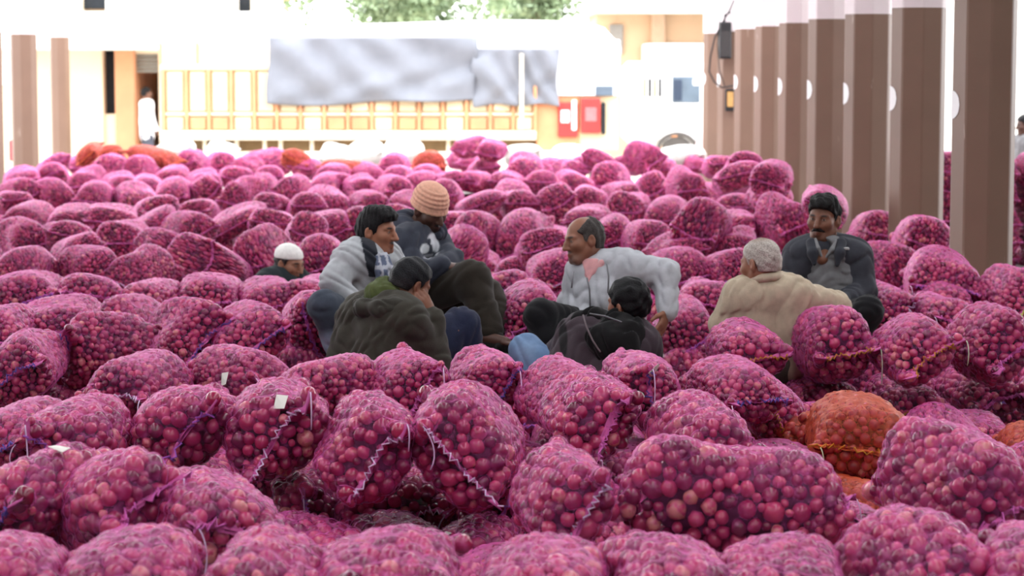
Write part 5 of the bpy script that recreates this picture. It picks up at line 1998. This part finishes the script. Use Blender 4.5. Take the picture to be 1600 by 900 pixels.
def seamlines(vv):
    px = to_px(vv)
    a_ = np.abs((px[:, 0] - 585) * 0.62 + (px[:, 1] - 497) * 0.78 * -1 + 0) if False else np.abs((px[:, 0] - 560) - (540 - px[:, 1]) * 0.55)
    return (np.clip(1 - a_ / 1.6, 0, 1) * (px[:, 1] > 490) * 0.55)


attach(root, t.mesh('jacket', CLOTH, olive))
hd = top_volume([neck, shl, shr], 0.007)
HR = frame((0.72, 0.40, 0.25))
hd.chain([P(560, 472, d - 0.02), P(568, 482, d - 0.14), P(596, 484, d - 0.20), P(622, 480, d - 0.20), P(636, 478, d - 0.14)], [0.030, 0.04, 0.044, 0.04, 0.03], 0.03)
hd.chain([P(566, 470, d + 0.06), P(586, 462, d + 0.12), P(612, 462, d + 0.12)], [0.034, 0.034, 0.03], 0.03)
hd.folds(0.008, 0.09, 8)
attach(root, hd.mesh('hood', CLOTH, srgb(58, 56, 50)))
li = top_volume([neck, shl, shr], 0.007)
li.ball(P(602, 462, d - 0.03), [0.098, 0.105, 0.075], None, 0.02)
li.chain([P(584, 458, d - 0.06), P(600, 444, d + 0.0), P(618, 446, d + 0.06)], [0.04, 0.03, 0.026], 0.03)
li.folds(0.006, 0.06, 3)
attach(root, li.mesh('hood_lining', CLOTH, srgb(74, 82, 46)))
tr = top_volume([hipl, kneel, ankl, hipr, kneer, ankr, pel], 0.009)
trousers(tr, [(hipl, kneel, ankl), (hipr, kneer, ankr)], pel, 0.115, 0.098, 0.085)
tr.folds(0.0055, 0.12, 24)
attach(root, tr.mesh('jeans', CLOTH, srgb(34, 38, 60)))
lb = MB().box(tuple(P(706, 526, d + 0.16)), tuple(P(718, 514, d + 0.20)), 0.004)
part(lb, 'leather_patch', surface('tan_leather', srgb(122, 74, 58), rough=0.6, var=0.15), root)
sh = Volume([P(722, 480, d + 0.36), P(732, 512, d + 0.36)], 0.006, 0.1)
sh.chain([P(718, 486, d + 0.42), P(724, 498, d + 0.41), P(730, 508, d + 0.40)], [0.022, 0.028, 0.02], 0.01)
o = attach(root, sh.mesh('pale_shoe', CLOTH, srgb(190, 184, 170)))

# ---- 4 balding man in the light grey zipped hoodie, leaning on his arm
d = 11.7
hc = P(911, 376, d)
R = frame((-0.90, -0.42, -0.10), tilt=-0.10)
neck = P(933, 414, d + 0.05)
shl, shr = P(987, 420, d - 0.02), P(908, 428, d + 0.04)          # image right is his left
pel = P(948, 514, d + 0.06)
el_l, wr_l = P(1040, 428, d - 0.05), P(1043, 487, d - 0.14)
el_r, wr_r = P(893, 474, d + 0.06), P(914, 494, d - 0.12)
hipl, kneel, ankl = P(965, 520, d - 0.1), P(905, 520, d - 0.48), P(955, 560, d - 0.5)
hipr, kneer, ankr = P(925, 518, d), P(846, 494, d - 0.28), P(872, 566, d - 0.38)
skin = srgb(140, 92, 72)
root = person(P(945, 560, d), 'balding man in a light grey zipped hoodie leaning on one straight arm')
v = Volume([hc, neck, shl, shr, pel, el_l, wr_l, el_r, wr_r, kneel, ankl, kneer, ankr], 0.0055, 0.18)
add_head(v, hc, R, neck)
under_body(v, shl, shr, neck, pel, [(shl, el_l, wr_l), (shr, el_r, wr_r)], [(hipl, kneel, ankl), (hipr, kneer, ankr)])
add_hand(v, wr_l, P(1032, 516, d - 0.2) - wr_l, (-0.5, -0.2, -0.5), 0.35, -1, 1.05)
add_hand(v, wr_r, P(930, 500, d - 0.2) - wr_r, (0.3, 0, -1), 0.5, 1)
attach(root, v.mesh('body', SKIN, skin, face_paint(hc, R, skin, brow=srgb(50, 40, 36), stubble=srgb(122, 98, 88), moustache=srgb(96, 74, 66))))
attach(root, hair_mesh(hc, R, srgb(62, 56, 54), SHORT, 0.009, top=((0, 0.065, 0.10), (0.066, 0.115, 0.075)), seed=5, paint=[(spot((hc + R @ np.array([0, 0.01, 0.0]), R), [0.12, 0.05, 0.06], 0.8), srgb(120, 114, 112))]))
grey = srgb(180, 181, 187)
t = top_volume([shl, shr, pel, el_l, wr_l, el_r, wr_r, neck])
torso(t, shl, shr, neck, pel, 0.075, 0.115, 0.13, half=0.08)
t.ball(P(945, 470, d - 0.05), [0.15, 0.12, 0.14], None, 0.06)
sleeve(t, shl, el_l, wr_l, 0.088, 0.072, 0.05)
sleeve(t, shr, el_r, wr_r, 0.08, 0.068, 0.05)
t.folds(0.0072, 0.11, 41)
cuff(t, el_l, wr_l, 0.052, 0.05)
cuff(t, el_r, wr_r, 0.05)
# open V of the zip: shirt shows
nv = P(925, 418, d - 0.14)



def zipline(vv):
    px = to_px(vv)
    xx = 922 + (px[:, 1] - 436) * 0.02
    return np.clip(1.6 - np.abs(px[:, 0] - xx) / 1.0, 0, 1) * (px[:, 1] > 436) * (px[:, 1] < 500) * 0.0


attach(root, t.mesh('zipped_hoodie', CLOTH, grey))
sh = top_volume([neck, shl, shr, pel], 0.006)
torso(sh, shl, shr, neck, pel, 0.083, 0.124, 0.13, half=0.08)
sh.ball(P(945, 470, d - 0.05), [0.156, 0.13, 0.146], None, 0.06)
tip = P(920, 441, d - 0.15)


def vee(x, y, z):
    w_ = np.minimum((z - tip[2]) * 0.36 + 0.004, 0.05)
    a_ = w_ - np.abs(x - tip[0] - (z - tip[2]) * 0.06)
    return np.minimum(np.minimum(a_, d + 0.02 - y), P(800, 402, d)[2] - z).astype(np.float32) + 0 * x


sh.field(vee, 'cut')
collar_ring(sh, P(927, 410, d - 0.02), frame((-0.75, -0.6, -0.2)), 0.068, 0.074, 0.018, 0.012, 0.25, 0.05)
attach(root, sh.mesh('shirt', CLOTH, srgb(214, 156, 158)))
hd = top_volume([neck, shl, shr], 0.007)
collar_ring(hd, P(939, 412, d + 0.03), frame((-0.6, -0.7, -0.1)), 0.105, 0.098, 0.028, 0.02, 0.55, 0.075)
hd.ball(P(966, 408, d + 0.06), [0.07, 0.09, 0.04], None, 0.04)
hd.folds(0.006, 0.08, 9)
attach(root, hd.mesh('hood', CLOTH, srgb(174, 175, 182)))
zp = MB().tube([P(917, 434, d - 0.21), P(921, 452, d - 0.225), P(922, 470, d - 0.215), P(922, 492, d - 0.19)], 0.005, 5)
part(zp, 'zip', surface('grey_zip', srgb(120, 120, 124), metal=0.3), root, True)
for a_ in (((948, 412), (951, 432), (950, 458)), ((897, 424), (894, 440), (893, 450))):
    zp = MB().tube([P(x, y, d - 0.22) for x, y in a_], 0.0045, 5)
    part(zp, 'drawstring', surface('grey_cord', srgb(128, 128, 132)), root, True)
tr = top_volume([hipl, kneel, ankl, hipr, kneer, ankr, pel], 0.009)
trousers(tr, [(hipl, kneel, ankl), (hipr, kneer, ankr)], pel, 0.10, 0.085, 0.07)
tr.folds(0.0055, 0.12, 34)
attach(root, tr.mesh('trousers', CLOTH, srgb(22, 21, 24)))

# ---- 5 man with the black hood seen from behind
d = 10.75
hc = P(981, 474, d)
R = frame((-0.70, 0.66, 0.02), tilt=0.22)
neck = P(970, 512, d)
shl, shr = P(902, 528, d + 0.10), P(1000, 540, d - 0.06)
pel = P(925, 610, d - 0.05)
el_l, wr_l = P(868, 566, d + 0.22), P(842, 590, d + 0.3)
el_r, wr_r = P(1012, 590, d + 0.1), P(985, 610, d + 0.25)
hipl, kneel, ankl = P(895, 606, d + 0.1), P(822, 548, d + 0.22), P(846, 618, d + 0.15)
hipr, kneer, ankr = P(915, 612, d), P(880, 590, d + 0.5), P(850, 625, d + 0.5)
skin = srgb(150, 100, 80)
root = person(P(925, 625, d), 'black haired man with a big black hood on his back, sitting in blue jeans')
v = Volume([hc, neck, shl, shr, pel, el_l, wr_l, el_r, wr_r, kneel, ankl, kneer, ankr], 0.0055, 0.16)
add_head(v, hc, R, neck)
under_body(v, shl, shr, neck, pel, [(shl, el_l, wr_l), (shr, el_r, wr_r)], [(hipl, kneel, ankl), (hipr, kneer, ankr)])
add_hand(v, wr_l, P(826, 600, d + 0.34) - wr_l, (0, 0, -1), 0.5, 1)
add_hand(v, wr_r, P(968, 616, d + 0.33) - wr_r, (0, 0, -1), 0.5, -1)
attach(root, v.mesh('body', SKIN, skin, face_paint(hc, R, skin)))
attach(root, hair_mesh(hc, R, srgb(18, 17, 19), SHORT, 0.010, quiff=0.0, seed=12, rough=0.006))
t = top_volume([shl, shr, pel, el_l, wr_l, el_r, wr_r, neck])
torso(t, shl, shr, neck, pel, 0.095, 0.145, 0.15, half=0.10)
sleeve(t, shl, el_l, wr_l, 0.098, 0.08, 0.06)
sleeve(t, shr, el_r, wr_r, 0.095, 0.08, 0.06)
t.folds(0.0072, 0.11, 51)
attach(root, t.mesh('jacket', CLOTH, srgb(66, 56, 62), [(spot((P(880, 528, d), np.eye(3)), [0.022, 0.4, 0.09], 0.2), srgb(26, 24, 26))]))
hd = top_volume([neck, shl, shr, P(960, 560, d)], 0.007)
hd.chain([P(902, 497, d + 0.04), P(930, 494, d + 0.02), P(962, 500, d - 0.06), P(990, 512, d - 0.1), P(1010, 530, d - 0.08)], [0.03, 0.036, 0.04, 0.042, 0.034], 0.04)
hd.ball(P(956, 530, d - 0.14), [0.125, 0.075, 0.085], None, 0.06)
hd.ball(P(968, 548, d - 0.16), [0.10, 0.06, 0.07], None, 0.05)
hd.folds(0.010, 0.10, 13)
attach(root, hd.mesh('hood', CLOTH, srgb(22, 21, 22)))
zp = MB().tube([P(x, y, d - 0.16) for x, y in ((921, 490), (945, 494), (968, 502), (988, 512))], 0.004, 5)
part(zp, 'hood_zip', surface('grey_zip', srgb(120, 120, 124)), root, True)
zp = MB().tube([P(x, y, d - 0.12 - 0.0025 * (y - 492)) for x, y in ((911, 492), (916, 510), (926, 532), (938, 550))], 0.0045, 5)
part(zp, 'hood_piping', surface('grey_piping', srgb(104, 90, 94)), root, True)
tr = top_volume([hipl, kneel, ankl, hipr, kneer, ankr, pel], 0.008)
trousers(tr, [(hipl, kneel, ankl), (hipr, kneer, ankr)], pel, 0.10, 0.078, 0.068)
tr.folds(0.0055, 0.08, 44)
attach(root, tr.mesh('jeans', CLOTH, srgb(98, 124, 160), [(spot((kneel, np.eye(3)), [0.1, 0.2, 0.09], 0.9), srgb(140, 164, 192))]))

# ---- 6 grey haired man in the beige shirt seen from behind
d = 11.05
hc = P(1187, 412, d)
R = frame((-0.74, 0.64, -0.16))
neck = P(1197, 446, d + 0.01)
shl, shr = P(1156, 462, d + 0.02), P(1246, 462, d + 0.0)
pel = P(1215, 560, d + 0.05)
el_l, wr_l = P(1130, 508, d + 0.05), P(1128, 548, d + 0.25)
el_r, wr_r = P(1306, 478, d + 0.06), P(1300, 520, d + 0.28)
hipl, kneel, ankl = P(1195, 570, d + 0.1), P(1160, 560, d + 0.5), P(1185, 600, d + 0.55)
hipr, kneer, ankr = P(1235, 570, d + 0.1), P(1275, 560, d + 0.5), P(1240, 600, d + 0.55)
skin = srgb(150, 102, 80)
root = person(P(1215, 600, d), 'grey haired man in a beige shirt seen from behind')
v = Volume([hc, neck, shl, shr, pel, el_l, wr_l, el_r, wr_r, kneel, ankl, kneer, ankr], 0.0055, 0.16)
add_head(v, hc, R, neck, 0.98)
under_body(v, shl, shr, neck, pel, [(shl, el_l, wr_l), (shr, el_r, wr_r)], [(hipl, kneel, ankl), (hipr, kneer, ankr)])
add_hand(v, wr_l, P(1132, 570, d + 0.33) - wr_l, (0, 1, 0), 0.4, 1)
add_hand(v, wr_r, P(1288, 545, d + 0.34) - wr_r, (0, 1, 0), 0.4, -1)
attach(root, v.mesh('body', SKIN, skin, face_paint(hc, R, skin, stubble=srgb(140, 116, 104))))
attach(root, hair_mesh(hc, R, srgb(172, 162, 154), CROP, 0.008, k=0.98, seed=9, rough=0.003, paint=[(spot((hc + R @ np.array([0.0, -0.02, 0.125]), R), [0.07, 0.08, 0.05], 0.7), srgb(122, 96, 78))]))
beige = srgb(184, 168, 146)
t = top_volume([shl, shr, pel, el_l, wr_l, el_r, wr_r, neck])
torso(t, shl, shr, neck, pel, 0.07, 0.112, 0.125, half=0.085)
sleeve(t, shl, el_l, wr_l, 0.082, 0.066, 0.05)
sleeve(t, shr, el_r, wr_r, 0.082, 0.066, 0.05)
t.folds(0.0072, 0.10, 61, (1, 1, 0.35))
attach(root, t.mesh('shirt', CLOTH, beige))
cl = top_volume([neck], 0.006)
collar_ring(cl, P(1196, 436, d), frame((-0.5, 0.85, -0.25)), 0.068, 0.074, 0.019, 0.012, 0.4, 0.03)
attach(root, cl.mesh('collar', CLOTH, srgb(192, 176, 154)))
tr = top_volume([hipl, kneel, ankl, hipr, kneer, ankr, pel], 0.010)
trousers(tr, [(hipl, kneel, ankl), (hipr, kneer, ankr)], pel)
attach(root, tr.mesh('trousers', CLOTH, srgb(88, 80, 72)))

# ---- 7 moustached man in the dark jacket facing us
d = 12.1
hc = P(1287, 343, d)
R = frame((-0.46, -0.88, -0.02), tilt=0.04)
neck = P(1293, 384, d + 0.03)
shl, shr = P(1336, 402, d + 0.02), P(1250, 402, d + 0.02)        # image right is his left
pel = P(1296, 500, d + 0.05)
el_l, wr_l = P(1346, 456, d - 0.05), P(1306, 478, d - 0.26)
el_r, wr_r = P(1238, 458, d - 0.02), P(1278, 484, d - 0.24)
hipl, kneel, ankl = P(1318, 500, d), P(1356, 486, d - 0.45), P(1330, 560, d - 0.42)
hipr, kneer, ankr = P(1275, 500, d), P(1240, 496, d - 0.42), P(1256, 560, d - 0.45)
skin = srgb(120, 78, 60)
root = person(P(1296, 545, d), 'moustached man in an open dark jacket over a grey shirt, facing us')
v = Volume([hc, neck, shl, shr, pel, el_l, wr_l, el_r, wr_r, kneel, ankl, kneer, ankr], 0.0055, 0.16)
add_head(v, hc, R, neck)
under_body(v, shl, shr, neck, pel, [(shl, el_l, wr_l), (shr, el_r, wr_r)], [(hipl, kneel, ankl), (hipr, kneer, ankr)])
v.limb(neck, P(1285, 405, d - 0.125), 0.05, 0.03, 0.02)
add_hand(v, wr_l, P(1288, 484, d - 0.32) - wr_l, (0, 0.2, -1), 0.5, -1)
add_hand(v, wr_r, P(1296, 490, d - 0.3) - wr_r, (0, 0.2, -1), 0.5, 1)
attach(root, v.mesh('body', SKIN, skin, face_paint(hc, R, skin, stubble=srgb(92, 60, 48), moustache=srgb(26, 20, 18))))
attach(root, hair_mesh(hc, R, srgb(22, 20, 20), SHORT, 0.008, quiff=0.04, seed=17, rough=0.007))
ms = Volume([hc], 0.004, 0.14)
g = lambda x, y, z: hc + R @ np.array([x, y, z])
ms.chain([g(-0.034, 0.074, -0.056), g(-0.016, 0.091, -0.047), g(0, 0.096, -0.045), g(0.016, 0.091, -0.047), g(0.034, 0.074, -0.056)], [0.005, 0.0075, 0.0075, 0.0075, 0.005], 0.006)
attach(root, ms.mesh('moustache', HAIRM, srgb(24, 20, 18)))
jk = srgb(56, 57, 64)
t = top_volume([shl, shr, pel, el_l, wr_l, el_r, wr_r, neck])
torso(t, shl, shr, neck, pel, 0.08, 0.125, 0.135, half=0.085)
sleeve(t, shl, el_l, wr_l, 0.09, 0.076, 0.056)
sleeve(t, shr, el_r, wr_r, 0.09, 0.076, 0.056)
t.folds(0.0072, 0.10, 71)
# jacket hangs open over the shirt
t.chain([P(1288, 378, d - 0.2), P(1290, 410, d - 0.19), P(1294, 470, d - 0.2)], [0.0] * 3, 0)
for a_, b_, r_ in ((P(1285, 384, d - 0.17), P(1292, 430, d - 0.20), 0.062), (P(1292, 430, d - 0.20), P(1300, 480, d - 0.21), 0.068)):
    t.limb(a_, b_, r_, r_, 0.02, 'cut')
attach(root, t.mesh('jacket', CLOTH, jk))
sh = top_volume([neck, pel], 0.007)
sh.chain([P(1291, 400, d - 0.02), P(1296, 440, d - 0.02), P(1298, 485, d - 0.02)], [0.118, 0.128, 0.125], 0.05)
sh.limb(P(1285, 384, d - 0.10), P(1286, 412, d - 0.16), 0.05, 0.006, 0.01, 'cut')
sh.folds(0.006, 0.1, 73)
attach(root, sh.mesh('shirt', CLOTH, srgb(112, 112, 114)))
sc = top_volume([neck], 0.006)
sc.chain([P(1274, 374, d - 0.10), P(1278, 388, d - 0.14), P(1285, 404, d - 0.145)], [0.009, 0.012, 0.006], 0.01)
sc.chain([P(1306, 376, d - 0.10), P(1300, 390, d - 0.14), P(1289, 404, d - 0.145)], [0.009, 0.012, 0.006], 0.01)
attach(root, sc.mesh('shirt_collar', CLOTH, srgb(122, 122, 124)))
cl = top_volume([neck], 0.007)
collar_ring(cl, P(1292, 376, d + 0.02), frame((-0.2, -0.95, -0.1)), 0.092, 0.088, 0.028, 0.015, 0.55, 0.04)
cl.chain([P(1268, 380, d - 0.09), P(1270, 396, d - 0.15), P(1272, 412, d - 0.17)], [0.03, 0.026, 0.012], 0.02)
cl.chain([P(1314, 380, d - 0.09), P(1312, 396, d - 0.15), P(1308, 414, d - 0.17)], [0.03, 0.026, 0.012], 0.02)
attach(root, cl.mesh('jacket_collar', CLOTH, srgb(50, 51, 58)))
part(MB().box(tuple(P(1316, 391, d - 0.15)), tuple(P(1326, 386, d - 0.12)), 0.003), 'badge', surface('pale_badge', srgb(168, 166, 166)), root)
tr = top_volume([hipl, kneel, ankl, hipr, kneer, ankr, pel], 0.010)
trousers(tr, [(hipl, kneel, ankl), (hipr, kneer, ankr)], pel)
tr.folds(0.0055, 0.12, 74)
attach(root, tr.mesh('trousers', CLOTH, srgb(24, 23, 26)))

# ---- 8 man in the white skullcap among the left sacks
d = 15.2
hc = P(453, 412, d)
R = frame((0.78, -0.58, -0.22))
neck = P(446, 436, d)
shl, shr = P(416, 446, d - 0.08), P(472, 446, d + 0.1)
pel = P(440, 500, d + 0.05)
el_l, wr_l = P(408, 476, d - 0.1), P(430, 492, d - 0.25)
el_r, wr_r = P(486, 478, d + 0.05), P(468, 494, d - 0.2)
skin = srgb(146, 100, 78)
root = person(P(440, 512, d), 'man in a white skullcap and dark jacket half hidden among the sacks')
v = Volume([hc, neck, shl, shr, pel, el_l, wr_l, el_r, wr_r], 0.006, 0.16)
add_head(v, hc, R, neck)
under_body(v, shl, shr, neck, pel, [(shl, el_l, wr_l), (shr, el_r, wr_r)], [(pel + [0.1, 0, 0], pel + [0.15, -0.3, 0.02], pel + [0.12, -0.3, -0.2]), (pel - [0.1, 0, 0], pel + [-0.15, -0.3, 0.02], pel + [-0.12, -0.3, -0.2])])
add_hand(v, wr_l, [0.5, -0.6, -0.2], (0, 0, -1), 0.5, 1)
add_hand(v, wr_r, [-0.5, -0.6, -0.2], (0, 0, -1), 0.5, -1)
attach(root, v.mesh('body', SKIN, skin, face_paint(hc, R, skin, stubble=srgb(120, 96, 86))))
attach(root, hair_mesh(hc, R, srgb(60, 56, 56), SHORT, 0.008, top=((0, -0.01, 0.11), (0.12, 0.14, 0.075)), seed=4, h=0.0055))
cp = Volume([hc], 0.0055, 0.2)
cp.ball(hc + R @ np.array([0, -0.02, 0.048]), [0.088, 0.105, 0.085], R, 0)


def above8(x, y, z):
    dx, dy, dz = x - hc[0], y - hc[1], z - hc[2]
    lz = R[0, 2] * dx + R[1, 2] * dy + R[2, 2] * dz
    ly = R[0, 1] * dx + R[1, 1] * dy + R[2, 1] * dz
    return lz - 0.038 - 0.15 * ly


cp.field(above8, 'cut')
attach(root, cp.mesh('skullcap', KNIT, srgb(232, 230, 226)))
t = top_volume([shl, shr, pel, el_l, wr_l, el_r, wr_r, neck], 0.009)
torso(t, shl, shr, neck, pel, 0.085, 0.13, 0.13)
sleeve(t, shl, el_l, wr_l, 0.085, 0.07, 0.05)
sleeve(t, shr, el_r, wr_r, 0.085, 0.07, 0.05)
t.folds(0.0072, 0.11, 81)
attach(root, t.mesh('jacket', CLOTH, srgb(34, 42, 46)))
cl = top_volume([neck], 0.007)
collar_ring(cl, P(447, 433, d), frame((0.7, -0.6, -0.1)), 0.07, 0.074, 0.02, 0.012, 0.2, 0.04)
attach(root, cl.mesh('shirt_collar', CLOTH, srgb(196, 204, 204)))


# ---- people far off
def standing(px, py_head, d, facing, skin, shirt, legs, label, foot_z, hair=srgb(26, 24, 26), arms_down=True):
    hc = P(px, py_head, d)
    R = frame(facing)
    hgt = hc[2] - foot_z
    neck = hc + np.array([0, 0, -0.16])
    side = R[:, 0]
    f = R[:, 1]
    shl, shr = neck - side * 0.17 + [0, 0, -0.06], neck + side * 0.17 + [0, 0, -0.06]
    pel = np.array([hc[0], hc[1], foot_z + max(0.3, hgt * 0.5)])
    root = person((hc[0], hc[1], foot_z), label, 'people far off')
    arms = [(shl, shl - side * 0.05 + f * 0.02 + [0, 0, -0.28], shl - side * 0.03 + f * 0.12 + [0, 0, -0.5]),
            (shr, shr + side * 0.05 + f * 0.02 + [0, 0, -0.28], shr + side * 0.03 + f * 0.12 + [0, 0, -0.5])]
    lg = []
    for s in (-1, 1):
        hp = pel + side * s * 0.09
        an = np.array([hp[0], hp[1], foot_z + 0.06]) + side * s * 0.03
        lg.append((hp, (hp + an) / 2 + f * 0.03, an))
    v = Volume([hc, neck, pel] + [p_ for a_ in arms + lg for p_ in a_], 0.009, 0.16)
    add_head(v, hc, R, neck)
    under_body(v, shl, shr, neck, pel, arms, lg)
    for a_, s in zip(arms, (1, -1)):
        add_hand(v, a_[2], [f[0] * 0.2, f[1] * 0.2, -1], f, 0.4, s)
    for l in lg:
        v.limb(l[2] - f * 0.03, l[2] + f * 0.15 - [0, 0, 0.02], 0.04, 0.03, 0.02)
    attach(root, v.mesh('body', SKIN, skin, face_paint(hc, R, skin)))
    attach(root, hair_mesh(hc, R, hair, SHORT, 0.014, seed=2, h=0.008))
    t = top_volume([shl, shr, pel] + [p_ for a_ in arms for p_ in a_], 0.011)
    torso(t, shl, shr, neck, pel, 0.075, 0.12, 0.12)
    for a_ in arms:
        sleeve(t, *a_)
    t.folds(0.009, 0.13, 3)
    attach(root, t.mesh('shirt', CLOTH, shirt))
    tr = top_volume([pel] + [p_ for l in lg for p_ in l], 0.011)
    trousers(tr, lg, pel, 0.09, 0.075, 0.065)
    attach(root, tr.mesh('trousers', CLOTH, legs))


standing(229, 146, 46.2, (0.85, 0.5, 0), srgb(120, 82, 66), srgb(240, 240, 242), srgb(84, 86, 98), 'man in a white shirt standing at the shop doorway', ROAD_Z)
standing(1601, 196, 27.0, (-0.95, -0.2, -0.1), srgb(88, 58, 48), srgb(120, 118, 120), srgb(60, 58, 60), 'person whose head just enters the photo at the right edge', 0.0)
standing(1113, 192, 36.0, (-0.4, -0.9, 0), srgb(110, 76, 62), srgb(240, 206, 206), srgb(120, 110, 110), 'person in pale pink half hidden behind the farthest column', ROAD_Z)
